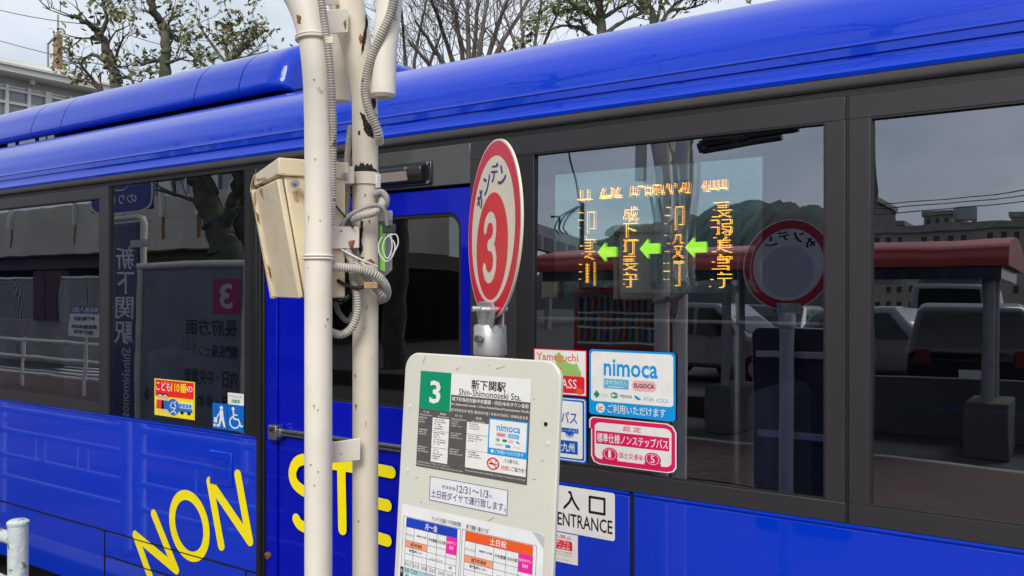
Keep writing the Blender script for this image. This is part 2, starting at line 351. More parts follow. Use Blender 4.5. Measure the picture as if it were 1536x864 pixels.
# --- side panels
PL = [BX(385), BX(397), BX(415), BX(704), BX(944), BX(951)]
def lip(xa, xb, m=BLUE): return MB().prism([(0.0, ZB-0.012), (-0.004, ZB-0.006), (-0.003, ZB), (0.03, ZB), (0.03, ZB-0.012)], xa, xb, m, lambda u, v, w: Vector((w, u, v))).build('belt_moulding', bus)
slab('side_panel', X0, PL[0]-.002, 0.6135, ZB-0.0125, BLUE); lip(X0, PL[0]-.002)
xs = BX(157); slab('lower_panel', X0, xs-.002, 0.33, 0.6085, BLUE)
x2 = BX(369)
slab('joint_seal', X0, PL[0]-.002, 0.6089, 0.6131, RUBBER, -0.0028, 0.02, 0); slab('joint_seal', xs-.0018, xs+.0018, 0.34, 0.6085, RUBBER, -0.0028, 0.02, 0)
slab('joint_seal', xs+.003, x2-.003, 0.4928, 0.4972, RUBBER, -0.0028, 0.02, 0); slab('joint_seal', x2-.0018, x2+.0018, 0.34, 0.6085, RUBBER, -0.0028, 0.02, 0)
slab('hatch', xs+.002, x2-.002, 0.4975, 0.6085, BLUE); slab('hatch', xs+.002, x2-.002, 0.33, 0.4925, BLUE); slab('lower_panel', x2+.002, PL[0]-.002, 0.33, 0.6085, BLUE)
slab('door_post', PL[0], PL[1], 0.33, ZG-.001, RUBBER, -0.004, 0.05)
slab('post_trim', PL[0]+.012, PL[1]-.012, 0.34, ZG-.01, DARK, -0.012, -0.004, .002)
slab('door_jamb', PL[1]+.001, PL[2]-.004, 0.33, 2.060, BLUE2, 0.004, 0.04)
slab('side_panel', PL[3]+.005, PL[4], 0.33, ZB-0.0125, BLUE); lip(PL[3]+.005, PL[4])
slab('side_panel', PL[5], X1, 0.33, ZB-0.0125, BLUE); lip(PL[5], X1)
slab('panel_joint_seal', PL[4]+.0005, PL[5]-.0005, 0.33, ZB-.001, RUBBER, 0.006, 0.03, 0)
slab('side_backing', X0+.01, X1-.01, 0.32, ZB-.03, RUBBER, 0.042, 0.06, 0)
# door leaf with a round-cornered window
def holed(name, xa, xb, za, zb, ia, ib, ja, jb, r, m, y0, y1, parent=bus, bev=0.003):
    inn = []; outp = []
    for cx, cz, a0, ox, oz in ((ib-r, jb-r, 0, xb, zb), (ia+r, jb-r, 90, xa, zb), (ia+r, ja+r, 180, xa, za), (ib-r, ja+r, 270, xb, za)):
        for i in range(9): a = math.radians(a0+90*i/8); inn.append((cx+r*math.cos(a), cz+r*math.sin(a))); outp.append((ox, oz))
    n = len(inn); mb = MB()
    for y in (y0, y1): mb.add([(x, y, z) for x, z in inn]+[(x, y, z) for x, z in outp], [tuple(dict.fromkeys((i, (i+1) % n, n+(i+1) % n, n+i))) for i in range(n)], m)
    mb.add([(x, y, z) for y in (y0, y1) for x, z in inn], [(i, (i+1) % n, n+(i+1) % n, n+i) for i in range(n)], m)
    ob = [(xb, zb), (xa, zb), (xa, za), (xb, za)]
    mb.add([(x, y, z) for y in (y0, y1) for x, z in ob], [(i, (i+1) % 4, 4+(i+1) % 4, 4+i) for i in range(4)], m)
    bm_o = mb.build(name, parent, bevel=bev); return bm_o
DA, DB = PL[2], PL[3]; WA, WB, WZ0, WZ1 = BX(470), BX(688), 1.314, 1.974
door = holed('sliding_door', DA, DB, 0.33, 2.055, WA, WB, WZ0, WZ1, 0.055, BLUE2, 0.010, 0.040)
holed('window_seal', WA-.001, WB+.001, WZ0-.001, WZ1+.001, WA+.010, WB-.010, WZ0+.010, WZ1-.010, 0.048, RUBBER, 0.014, 0.036, door, 0)
CORE = glass_mat('glass_core', (0.97, 0.97, 0.97), 1.0001)
def pane(name, xa, xb, za, zb, m, parent, y=None, core=None):
    mb = MB(); T = math.tan(TILT)
    yy = (lambda z: (z-1.17)*T+0.003) if y is None else (lambda z: y+(z-za)*T)
    vs = [(xa, yy(za), za), (xb, yy(za), za), (xb, yy(zb), zb), (xa, yy(zb), zb)]; bk = [(x, y_+0.005, z) for x, y_, z in vs]
    mb.add(vs, [(0, 1, 2, 3)], m); mb.add(vs+bk, [(4, 7, 6, 5), (0, 4, 5, 1), (1, 5, 6, 2), (2, 6, 7, 3), (3, 7, 4, 0)], core or RUBBER if False else CORE)
    return mb.build(name, parent)
pane('door_glass', WA+.004, WB-.004, WZ0+.004, WZ1-.004, GLASSD, door, 0.019)
# steel guide rail across the door with its end bracket
zr0, zr1 = 1.249, 1.273
def onz(px, py): return B(px, py).z
zr = (onz(430, 650)+onz(585, 670))/2
slab('guide_rail', BX(424), DB-.02, zr-.012, zr+.012, METAL, -0.006, 0.012, .002)
slab('rail_channel', BX(424), DB-.02, zr-.004, zr+.003, DARK, -0.0065, 0.0, 0)
br = MB().box((BX(411), -0.03, zr-.028), (BX(423), 0.006, zr+.028), METAL).box((BX(420), -0.022, zr-.016), (BX(427), 0.004, zr+.016), METAL).build('rail_bracket', bus, bevel=.003)
slab('bracket_bolt', BX(414), BX(418), zr+.005, zr+.018, DARK, -0.034, -0.03, .001)
c = B(402, 833); mb = MB(); mb.tube([c+Vector((0, .006, 0)), c+Vector((0, -.006, 0))], [0.013, 0.013], RUST, 16).tube([c+Vector((0, -.005, 0)), c+Vector((0, -.012, 0))], [0.007, 0.006], METAL, 6); mb.build('door_stop', bus)
# header above the door with its step lamp
slab('header_panel', PL[1]+.001, PL[3]+.004, 2.064, ZG-.001, HEADER, 0.000, 0.035, .002)
la, lb = BX(520), BX(640)
lamp = MB().box((la, -0.008, 2.070), (BX(649), 0.0, 2.150), DARK).build('step_lamp', bus, bevel=.004)
MB().prism([(-0.008, 2.143), (-0.03, 2.132), (-0.034, 2.118), (-0.026, 2.082), (-0.008, 2.076)], la, lb, DARK, lambda u, v, w: Vector((w, u, v))).build('lamp_cover', lamp, bevel=.003)
MB().prism([(-0.0365, 2.116), (-0.0345, 2.118), (-0.0275, 2.090), (-0.0295, 2.088)], la+.01, lb-.06, mat('lamp_lens', (0.30, 0.25, 0.23), 0.15, coat=1), lambda u, v, w: Vector((w, u, v))).build('lamp_lens', lamp)
for x, z in ((BX(645), 2.142), (BX(645), 2.078), (BX(618), 2.128)):
    MB().tube([(x, -.006 if z != 2.128 else -.03, z), (x, -.014 if z != 2.128 else -.036, z)], 0.0055, METAL, 10).build('screw', lamp)
# windows: frames, sashes and panes
def rect_frame(xa, xb, za, zb, ia, ib, ja, jb, y0=-0.003, y1=0.03):
    for a in ((xa, xb, jb, zb), (xa, xb, za, ja), (xa, ia, ja, jb), (ib, xb, ja, jb)):
        slab('window_frame', *a, FRAME, y0, y1, .0015)
    for a in ((ia-.001, ib+.001, jb-.004, jb+.001), (ia-.001, ib+.001, ja-.001, ja+.004), (ia-.001, ia+.004, ja+.004, jb-.004), (ib-.004, ib+.001, ja+.004, jb-.004)):
        slab('window_seal', *a, RUBBER, y0+.0012, y1-.004, 0)
WT, WBt = 2.138, 1.197
xf = [PL[3]+.005, BX(775), BX(1238), BX(1268.5), BX(1273.5), BX(1306)]
rect_frame(xf[0], xf[3], ZB+.0005, ZG-.0005, xf[1], xf[2], WBt, WT)
slab('window_sash', xf[1]+.001, BX(801), WBt+.001, WT-.001, RUBBER, -0.001, 0.02, .002)
slab('frame_joint', xf[3]+.0003, xf[4]-.0003, ZB, ZG-.001, RUBBER, 0.004, 0.03, 0)
W1 = pane('window_pane', xf[1]+.002, xf[2]+.01, WBt-.012, WT+.012, GLASS, bus)
rect_frame(xf[4], 1.20, ZB+.0005, ZG-.0005, xf[5], 1.13, WBt, WT)
pane('window_pane', xf[5]-.01, 1.14, WBt-.012, WT+.012, GLASS, bus)
rect_frame(1.206, X1-.1, ZB+.0005, ZG-.0005, 1.28, 3.0, WBt, WT)
pane('window_pane', 1.27, 3.01, WBt-.012, WT+.012, GLASS, bus)
# left windows
xw = [BX(374), BX(163), BX(150)]
slab('window_frame', xw[0]+.004, PL[0]-.001, ZB+.0005, ZG-.0005, DARK, -0.003, 0.03, .002)
slab('window_seal', BX(366), xw[0]+.002, ZB+.0005, ZG-.0005, RUBBER, 0.002, 0.03, .001)
pane('window_pane', xw[1]-.01, BX(368), ZB+.002, ZG-.002, GLASS, bus)
rect_frame(-5.9, xw[1], ZB+.0005, ZG-.0005, -5.8, xw[2], WBt, 2.146)
pane('window_pane', -5.81, xw[2]+.005, WBt-.005, 2.151, GLASS, bus)
rect_frame(X0+.1, -5.906, ZB+.0005, ZG-.0005, X0+.2, -6.0, WBt, 2.146)
pane('window_pane', X0+.19, -5.99, WBt-.005, 2.151, GLASS, bus)
# vent plate low on the left panel
va, vb, z1, z0 = BX(316), BX(349), onz(332, 677), onz(332, 728)
vent = slab('vent_plate', va, vb, z0, z1, BLUE, -0.006, 0.0, .003)
for i in range(12):
    z = z0+.022+(z1-z0-.04)*i/12; MB().box((va+.022, -0.0085, z), (vb-.022, -0.0055, z+.004), BLUE).build('louvre', vent)
# yellow letters NON STEP on the side, cut from vinyl
def strokes(name, lines, wd, y=-0.0006, closed=False):
    p = Print(1, 1); 
    for n_, l in enumerate(lines):
        pts = []
        for a in l: q = B(*a); pts.append((q.x, -q.z))
        if len(pts) < 7:
            for i_, (a, b) in enumerate(zip(pts, pts[1:])): p.ribbon([a, b], wd, YEL, 1+.5*i_+.3*n_)
        else: p.ribbon(pts[:-1] if closed else pts, wd, YEL, 1, closed)
    return p.build(name, lambda u, v, w: Vector((u, y-w*1.0, -v)), bus, step=0.0006)
def k3(x, y): return (x/2.842, 560+y/2.842)
def k6(x, y): return (370+x/2.25, 480+y/2.25)
LW = 0.042
strokes('letter', [[k3(655, 905), k3(578, 690), k3(752, 836), k3(657, 600)]], LW)
el = []
for i in range(41):
    a = 2*math.pi*i/40; x, y = 70*math.cos(a), 134*math.sin(a); t = math.radians(-11); el.append(k3(808+x*math.cos(t)-y*math.sin(t), 650+x*math.sin(t)+y*math.cos(t)))
strokes('letter', [el], LW, closed=True)
strokes('letter', [[k3(944, 734), k3(895, 462), k3(1066, 714), k3(1015, 432)]], LW)
sp = [Vector((*k6(a, b), 0)) for a, b in [(218, 478), (195, 470), (168, 482), (155, 515), (163, 550), (190, 575), (222, 590), (245, 615), (250, 650), (235, 685), (205, 700), (180, 690), (168, 672)]]
strokes('letter', [[(p.x, p.y) for p in spline(sp, 5)]], LW)
strokes('letter', [[k6(268, 482), k6(372, 498)], [k6(320, 490), k6(324, 706)]], LW)
strokes('letter', [[k6(488, 514), k6(398, 496), k6(402, 722), k6(475, 744)], [k6(400, 608), k6(475, 626)]], LW)
strokes('letter', [[k6(560, 760), k6(556, 530), k6(600, 545), k6(618, 590), k6(600, 640), k6(558, 640)]], LW)

# --- stickers on the glass and the panels
def stk(px0, px1, zt, zb, y=-0.0005): return bus_fr(BX(px0), BX(px1), zt, zb, y)
# nimoca card sticker
p = Print(129, 96)
p.rrect(0, 0, 129, 96, 5, SKYB, 1).rrect(3, 3, 126, 76, 5, WHT, 2)
p.text('nimoca', 23, 13, 104, 38, SKYB, 3, 0.02)
p.rect(23, 42, 61, 56, (0.10, 0.42, 0.66), 3).text('はやかけん', 25, 43.5, 59, 51, WHT, 4).rect(30, 53, 54, 54, WHT, 4)
p.rrect(66, 42, 102, 57, 7, (0.80, 0.42, 0.46), 3).text('SUGOCA', 69, 46, 99, 52.5, BLK, 4, .03)
p.poly([(7, 66), (12, 60), (17, 66), (12, 72)], GRN, 3).text('Kitaca', 20, 64, 30, 68, (0.8, .4, .45), 3)
p.rrect(34, 61.5, 45, 70, 4, (0.0, .25, .18), 3).circ(37.5, 65.7, 2.2, WHT, 4).circ(41.8, 65.7, 2.2, (0.1, .5, .5), 4)
p.text('manaca', 48, 64, 66, 68, BLK, 3).poly([(69, 63), (73, 64), (76, 66), (80, 69), (75, 70), (71, 68)], SKYB, 3)
p.text('PiTaPa', 84, 65, 99, 70, (.15, .3, .55), 3).text('ICOCA', 102, 65.5, 119, 71, (.1, .35, .6), 3)
p.circ(18, 86, 7, WHT, 3).text('i', 14, 82, 16, 90, (.05, .35, .2), 4).ring(20, 86.5, 1.6, 3.3, (.8, .25, .05), 4, a0=40, a1=320)
p.text('ご利用いただけます', 29, 79, 115, 92, WHT, 3, .01)
p.build('card_sticker', stk(884, 1013.5, 1.5470, 1.3570), bus)
# certified non-step mark, shaped like a bus
p = Print(131, 84)
pts = [(8, 0), (118, 0), (126, 4), (131, 14), (131, 74), (127, 81), (119, 84), (16, 84), (7, 80), (3, 70), (3, 22), (0, 20), (0, 6), (3, 1)]
p.poly(pts, WHT, 1)
p.poly([(2+(x*.97), 1.6+y*.962) for x, y in pts], PINK, 2)
p.rrect(9, 9, 124, 74, 9, WHT, 3)
p.text('認 定', 53, 11, 80, 20.5, PINK, 4, .01).rect(11, 24, 121, 47, PINK, 4).text('標準仕様ノンステップバス', 13, 27.5, 119, 44, WHT, 5, .02)
p.circ(33, 64, 12, PINK, 4).rect(21, 70, 45, 76, PINK, 4.2).text('1', 30.5, 57, 34.6, 70, WHT, 5, 0).ring(33, 63.5, 8.8, 9.5, WHT, 5)
p.circ(97, 64, 12, PINK, 4).rect(85, 70, 109, 76, PINK, 4.2).text('5', 94, 57, 100, 70, WHT, 5, .01).ring(97, 63.5, 8.8, 9.5, WHT, 5)
p.text('国土交通省', 47, 58, 83, 68, PINK, 4, .01)
p.build('certification_mark', stk(884, 1015, 1.3500, 1.2130), bus)
# red pass sticker
p = Print(78, 70)
p.rect(0, 0, 78, 70, (0.75, .02, .05), 1).rect(1.6, 1.6, 76.4, 68.4, WHT, 2)
p.text('Yamaguchi', 4, 6, 66, 21, (0.78, .16, .10), 4, .01)
p.poly([(38, 4), (43, 10), (45, 16), (52, 20), (58, 22), (64, 20), (67, 28), (70, 34), (70, 42), (30, 44), (24, 36), (30, 30), (34, 22), (30, 12)], (.30, .50, .14), 3)
p.poly([(28, 20), (36, 24), (42, 30), (36, 34), (30, 40), (20, 44), (22, 30)], (.75, .03, .03), 4)
p.rrect(4, 40, 75, 66, 3, (.70, .015, .03), 5).text('BUS PASS', 6, 45, 64, 59, WHT, 6, .0).circ(68, 62, 5, (.8, .08, .05), 6)
p.build('pass_sticker', stk(801, 880.5, 1.5420, 1.4060), bus)
# blue pass sticker
p = Print(80, 98)
p.rrect(0, 0, 80, 98, 4, (0.0, .10, .55), 1).rrect(2, 2, 78, 96, 4, WHT, 1.7).rrect(3.5, 3.5, 76.5, 94.5, 3, (0.0, .10, .55), 2.3).rrect(6, 6, 74, 92, 3, WHT, 3)
p.text('SUNQパス', 6, 22, 66, 42, (0.0, .07, .45), 4, .03).rect(18, 47, 68, 54, (0.0, .08, .48), 4).text('（サンキューパス）', 20, 48.2, 66, 53, WHT, 5)
p.circ(55, 55, 6, (0.0, .08, .48), 4.2).ring(55, 56, 3, 4, WHT, 5, a0=0, a1=180).rect(8, 66, 67, 86, (0.0, .08, .48), 4).text('全九州', 34, 69, 62, 83, WHT, 5, .03)
p.build('pass_sticker', stk(801, 880.5, 1.4010, 1.2090), bus)
# entrance plate
p = Print(170, 66)
p.rrect(0, 0, 170, 66, 4, WHT, 1)
ribb = [((95, 8), (92.5, 8)), ((95, 8), (97, 14), (101, 21), (106, 27), (109, 30)), ((97, 14.5), (93, 22), (88, 27), (84, 31))]
for i_, l_ in enumerate(ribb): p.ribbon(l_, 3.6, BLK, 2+.4*i_)
for i_, l_ in enumerate((((128, 10), (128, 31)), ((128, 10), (153, 10)), ((153, 10), (153, 31)), ((128, 31), (153, 31)))): p.ribbon(l_, 3.6, BLK, 2+.4*i_)
p.rrect(0, 0, .1, .1, .01, WHT, 1)
p.text('ENTRANCE', 72, 38, 166, 57, BLK, 2, .012).poly([(64, 17), (71, 25), (71, 30), (67, 27)], BLK, 2).poly([(20, 14), (52, 14), (52, 40), (20, 40)], BLK, 2)
p.sh.pop(3) if False else None
p.build('entrance_plate', stk(778, 922.5, 1.1350, 0.9965), bus)
# red prohibition notice
p = Print(86, 96)
p.rect(0, 0, 86, 96, WHT, 1).text('危険物持込禁止', 8, 6, 76, 20, RED, 2, .01).rrect(4, 24, 77, 54, 3, RED, 2)
for i, t in enumerate(['揮発油類・花火', '多量のマッチ', '農薬・火薬類']): p.text(t, 34, 27+i*9, 73, 33.5+i*9, WHT, 3, .01)
p.text('他の乗客に迷惑を及ぼす危険', 6, 59, 76, 65, RED, 2).text('性の車内に持ち込みはできません', 6, 68, 76, 74, RED, 2).text('車内の安全にご協力ください', 8, 84, 76, 89, RED, 2)
p.build('notice_sticker', stk(790, 867, 0.9935, 0.9050), bus)
# safe-bus-for-children sticker
p = Print(60, 58)
p.rect(0, 0, 60, 58, (0.8, .75, .05), 1).rect(1.5, 1.5, 58.5, 56.5, (0.86, .02, .02), 2).rect(1.5, 27, 58.5, 56.5, (0.95, .76, .02), 3)
p.text('こども', 3, 4, 25, 18, WHT, 4, .03).text('110', 26, 5, 38, 18, (0.95, .78, .03), 4, .01).text('番', 38.5, 4, 49, 18, (0.95, .78, .03), 4, .04).text('の', 49, 7, 57, 16, WHT, 4, .02)
for cx, cl in ((9, (.75, .05, .05)), (17, (.02, .15, .6))):
    p.circ(cx, 26.5, 4.6, BLK, 4).circ(cx, 28, 4, (.8, .5, .35), 5).poly([(cx-5, 33), (cx+5, 33), (cx+6, 47), (cx-6, 47)], cl, 4.5).rect(cx-3, 47, cx-1, 53, (.8, .5, .35), 4.5).rect(cx+1, 47, cx+3, 53, (.8, .5, .35), 4.5)
    p.circ(cx-1.6, 28, .6, BLK, 6, n=8).circ(cx+1.6, 28, .6, BLK, 6, n=8)
p.circ(29, 42, 9, (.02, .16, .58), 6, ry=13).text('バ', 24, 32, 34, 41.5, WHT, 7, .04).text('ス', 24, 42.5, 34, 52, WHT, 7, .04)
p.rrect(36, 33, 57, 49, 2, WHT, 4).rect(36, 42, 57, 48, (.02, .16, .58), 5)
for i in range(4): p.rect(38+i*4.6, 35, 41.6+i*4.6, 41, (.05, .25, .62), 5)
p.circ(42, 49, 2.6, BLK, 6, n=14).circ(52, 49, 2.6, BLK, 6, n=14)
p.build('safety_sticker', stk(232, 292.5, 1.3360, 1.1770), bus)
# pushchair and wheelchair pictograms, recorder notice
p = Print(24, 34); p.rrect(0, 0, 24, 34, 1, (0.0, .13, .55), 1)
p.circ(14.5, 5.5, 2.6, WHT, 2, n=16).poly([(12, 8.5), (17, 9), (18, 18), (21, 31), (18, 31), (15, 21), (12, 31), (9.5, 31), (12, 18)], WHT, 2).line([(13, 11), (8, 18)], 1.6, WHT, 2.5)
p.line([(9, 17), (3, 24)], 1.4, WHT, 3).poly([(3, 19), (8, 20), (8, 26), (3, 26)], WHT, 3.5).circ(3.6, 29.5, 2, WHT, 2, n=12).circ(8.6, 29.5, 2, WHT, 2, n=12)
p.build('pictogram_sticker', stk(319, 341.5, 1.2600, 1.1560), bus)
p = Print(25, 34); p.rrect(0, 0, 25, 34, 1, (0.0, .13, .55), 1)
p.circ(8.5, 5, 2.3, WHT, 2, n=16).line([(8.8, 8), (9.5, 18), (17, 18.5), (20.5, 27), (23, 26)], 2.1, WHT, 2).line([(9.2, 12.5), (15, 13)], 1.7, WHT, 2.6).ring(11, 22.5, 6.6, 8.4, WHT, 3, a0=10, a1=250)
p.build('pictogram_sticker', stk(342, 366, 1.2600, 1.1560), bus)
p = Print(25, 16); p.rect(0, 0, 25, 16, WHT, 1).text('ドライブレコーダー', 2, 2.5, 23, 6.5, BLK, 2).text('搭載車', 6, 8.5, 19, 13.5, (0, .35, .12), 2, .03)
p.build('notice_sticker', stk(342, 366, 1.3080, 1.2610), bus)

# --- route display behind the glass
AMB = mat('amber_led', (0.9, 0.35, 0.02), 0.5, emit=(1.0, 0.36, 0.03), estr=4.0)
ARR = mat('green_arrow', (0.30, 0.70, 0.02), 0.5, emit=(0.42, 1.0, 0.03), estr=.8)
PLATE = glass_mat('display_plate', (0.50, 0.62, 0.60), 8.5, rough=0.02, refl=(0.62, 1.0, 0.93))
yd = 0.045
a, b = B(832, 262, yd), B(1143, 235, yd); zt = (a.z+b.z)/2; zb = B(985, 439, yd).z
mb = MB(); T = math.tan(TILT)
vs = [(a.x, yd+(z-1.17)*T-.01, z) if False else (x, yd+(z-1.7)*T, z) for x, z in ((a.x, zb), (b.x, zb), (b.x, zt), (a.x, zt))]
mb.add(vs, [(0, 1, 2, 3)], PLATE); mb.add([(x, y+.006, z) for x, y, z in vs]+vs, [(0, 3, 2, 1), (0, 1, 5, 4), (2, 3, 7, 6), (1, 2, 6, 5), (3, 0, 4, 7)], CORE)
disp = mb.build('route_display', bus)
def inside(v, f, x, y):
    for t in f:
        q = [v[i] for i in t]; s = None; ok = True
        for i in range(len(q)):
            a_, b_ = q[i], q[(i+1) % len(q)]; c_ = (b_[0]-a_[0])*(y-a_[1])-(b_[1]-a_[1])*(x-a_[0])
            if abs(c_) < 1e-12: continue
            if s is None: s = c_ > 0
            elif (c_ > 0) != s: ok = False; break
        if ok and s is not None: return True
    return False
def glyph_dots(ch, n=16):
    v, f = textmesh(ch, -0.004)
    out = []
    if not v: return out
    ax, bx = min(p[0] for p in v), max(p[0] for p in v); ay, by = min(p[1] for p in v), max(p[1] for p in v)
    for j in range(n):
        for i in range(n):
            if inside(v, f, ax+(bx-ax)*(i+.5)/n, by-(by-ay)*(j+.5)/n): out.append((i, j))
    return out
def led(name, chars, px0, py0, px1, py1, vert, n=16, keep=None):
    ledm = MB(); k = len(chars); q0, q1 = B(px0, py0, yd), B(px1, py1, yd)
    W_, H_ = q1.x-q0.x, q0.z-q1.z
    MBk = MB().box((q0.x-.006, yd+.008, q1.z-.006), (q1.x+.006, yd+.022, q0.z+.006), mat('led_module', (0.02, 0.03, 0.03), 0.4)); ob = MBk.build('led_module', bus)
    for c_, ch in enumerate(chars):
        for i, j in glyph_dots(ch, n):
            if keep and not keep(i/n, j/n): continue
            if vert: u, v = (i+.5)/n, (c_+(j+.5)/n*0.92)/k
            else: u, v = (c_+(i+.5)/n*0.9)/k, (j+.5)/n
            x, z = q0.x+W_*u, q0.z-H_*v; s = 0.00105
            ledm.add([(x-s, yd-.004, z-s), (x+s, yd-.004, z-s), (x+s, yd-.004, z+s), (x-s, yd-.004, z+s)], [(0, 1, 2, 3)], AMB)
    o = struct(ledm.build('led_text', ob, fix=False), 'stuff')
def half(u, v): return u > 0.42 or (u < .3 and int(v*16) % 5 == 1)
led('a', '印宴川', 866, 316, 893, 432, True, 16, half)
led('b', '城下町長守', 926, 311, 957, 433, True, 16, lambda u, v: u > 0.25)
led('c', '印殺町', 996, 308, 1026, 433, True, 16, half)
led('d', '長弱美官庁', 1064, 304, 1098, 434, True, 16, lambda u, v: u > .35 or int(v*16) % 7 == 0)
led('e', '１１　252　江戸宮原いいっか　北山山', 867, 264, 1092, 286, False, 14, lambda u, v: v > .55)
for px, py in ((911, 378), (975, 373), (1044, 371)):
    p = Print(34, 34); p.poly([(0, 17), (15, 1), (15, 9), (34, 9), (34, 25), (15, 25), (15, 33)], ARR, 1)
    q = B(px, py, yd); s = 0.031; z_ = q.z
    p.build('display_arrow', lambda u, v, w, q=q: Vector((q.x-s+2*s*u, yd-.004-w, q.z+s-2*s*v)), disp)
# --- interior
FARG = glass_mat('far_glass', (0.02, 0.02, 0.022), 1.15)
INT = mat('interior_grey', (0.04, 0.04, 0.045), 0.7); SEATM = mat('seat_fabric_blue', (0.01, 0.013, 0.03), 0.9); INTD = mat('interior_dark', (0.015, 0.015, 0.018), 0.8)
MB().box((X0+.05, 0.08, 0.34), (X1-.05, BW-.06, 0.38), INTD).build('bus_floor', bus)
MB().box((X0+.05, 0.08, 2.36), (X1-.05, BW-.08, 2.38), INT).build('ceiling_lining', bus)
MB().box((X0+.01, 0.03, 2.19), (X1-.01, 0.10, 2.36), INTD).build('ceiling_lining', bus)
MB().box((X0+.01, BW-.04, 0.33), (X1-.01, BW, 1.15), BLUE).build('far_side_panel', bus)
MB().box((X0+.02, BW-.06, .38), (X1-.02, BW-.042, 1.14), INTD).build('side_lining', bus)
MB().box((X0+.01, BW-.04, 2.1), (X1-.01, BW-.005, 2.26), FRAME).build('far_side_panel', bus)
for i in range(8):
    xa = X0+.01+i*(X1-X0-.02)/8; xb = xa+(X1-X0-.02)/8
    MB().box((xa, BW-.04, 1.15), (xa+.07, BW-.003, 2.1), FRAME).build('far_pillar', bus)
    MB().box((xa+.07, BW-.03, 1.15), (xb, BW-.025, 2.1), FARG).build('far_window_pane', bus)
MB().box((X0, 0.02, 0.33), (X0+.03, BW-.01, 2.24), BLUE).build('end_panel', bus); MB().box((X1-.03, 0.02, 0.33), (X1, BW-.01, 2.24), BLUE).build('end_panel', bus)
for x in (-6.9, -6.1, -5.3, -4.5, -3.7, -.6, .3, 1.1, 1.9):
    for y in (0.32, 1.75):
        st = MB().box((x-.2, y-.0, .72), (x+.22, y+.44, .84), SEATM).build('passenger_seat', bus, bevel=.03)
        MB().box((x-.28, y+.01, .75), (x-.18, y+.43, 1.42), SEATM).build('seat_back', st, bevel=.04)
ha, hb = B(775, 476, 0.09), B(1236, 487, 0.09); mb = MB(); mb.tube([(-5.7, .09, ha.z), (-3.9, .09, ha.z)], .012, METAL)
MB().tube([(xf[1]-.3, .075, (ha.z+hb.z)/2), (BX(1262), .075, (ha.z+hb.z)/2)], .0062, mat('handrail_grey', (0.10, 0.10, 0.105), 0.4), 12).build('handrail', bus)
MB().tube([(B(1104, 500, .35).x, .35, .38), (B(1104, 500, .35).x, .35, 2.36)], .016, METAL, 12).build('grab_pole', bus)
MB().tube([(B(640, 500, .6).x, .6, .38), (B(640, 500, .6).x, .6, 2.36)], .016, mat('orange_grab_pole', (.5, .16, .02), .4), 12).build('grab_pole', bus)
# --- wheels
for x in (-5.9, 1.0):
    for y in (.07, BW-.37):
        t = []; prof = [(.27, 0), (.44, .01), (.475, .05), (.48, .15), (.475, .25), (.44, .29), (.27, .30)]; n = 32; mb = MB()
        vs = [(x+r*math.cos(2*math.pi*i/n), y+d, .48+r*math.sin(2*math.pi*i/n)) for i in range(n) for r, d in prof]; k = len(prof)
        mb.add(vs, [(i*k+j, i*k+j+1, ((i+1) % n)*k+j+1, ((i+1) % n)*k+j) for i in range(n) for j in range(k-1)], RUBBER, True); wh = mb.build('wheel', bus)
        MB().tube([(x, y+.03, .48), (x, y+.27, .48)], .27, METAL, 28).build('rim', wh)
MB().box((X0+.3, .4, .2), (X1-.3, BW-.4, .34), DARK).build('chassis', bus)

# ================================================================== SHELTER POSTS AT THE KERB
LP_D, RP_D = 1.80, 1.93
def onpost(px, d): q = Z(px, 435, d); return q
lp, rp = onpost(477.5, LP_D), onpost(548, RP_D)
def pz(px, py, d): return Z(px, py, d)
post = thing('shelter_post', 'pair of rusty cream steel shelter posts side by side with curved tops and black sealant', 'post', ((lp.x+rp.x)/2, (lp.y+rp.y)/2, 0.15))
PR = 0.0288
q = [(lp.x, lp.y, 0.15), (lp.x, lp.y, .6), (lp.x, lp.y, 1.2), (lp.x, lp.y, 1.7), (lp.x, lp.y, 2.0), pz(476.5, 160, 1.80), pz(473.5, 90, 1.80), pz(466, 40, 1.80), pz(452, 0, 1.80), pz(425, -45, 1.80), pz(375, -100, 1.80), pz(310, -150, 1.80)]
sp = spline(q, 8); mb = MB(); mb.tube(sp, [PR + (0.005*max(0, min(1, (p.z-2.15)/0.2))) for p in sp], CREAM, 28); mb.build('post', post)
q = [(rp.x, rp.y, 0.15), (rp.x, rp.y, .6), (rp.x, rp.y, 1.2), (rp.x, rp.y, 1.8), pz(547.5, 180, 1.93), pz(545, 130, 1.93), pz(538, 85, 1.93), pz(527, 35, 1.93), pz(515, -10, 1.93), pz(500, -60, 1.93), pz(470, -110, 1.93)]
sp = spline(q, 8); mb = MB(); mb.tube(sp, [PR*(1+0.40*max(0, min(1, (p.z-2.18)/0.2))) for p in sp], CREAM2, 28); mb.build('post', post)
# branch pipe at the right, ending in a closed stub, and a stub behind
mb = MB(); q = spline([pz(575, 142, 1.88), pz(576, 90, 1.88), pz(581, 35, 1.88), pz(588, -20, 1.88), pz(600, -90, 1.88)], 6); mb.tube(q, 0.0275, CREAM, 24); mb.tube([pz(575, 147, 1.88), pz(575, 142, 1.88)], [.021, .0275], CREAM, 24); mb.build('branch_pipe', post)
mb = MB(); q = [pz(512, 152, 1.99), pz(512, 60, 1.99), pz(508, -60, 1.99)]; mb.tube(q, 0.022, CREAM2, 20); mb.build('branch_pipe', post)
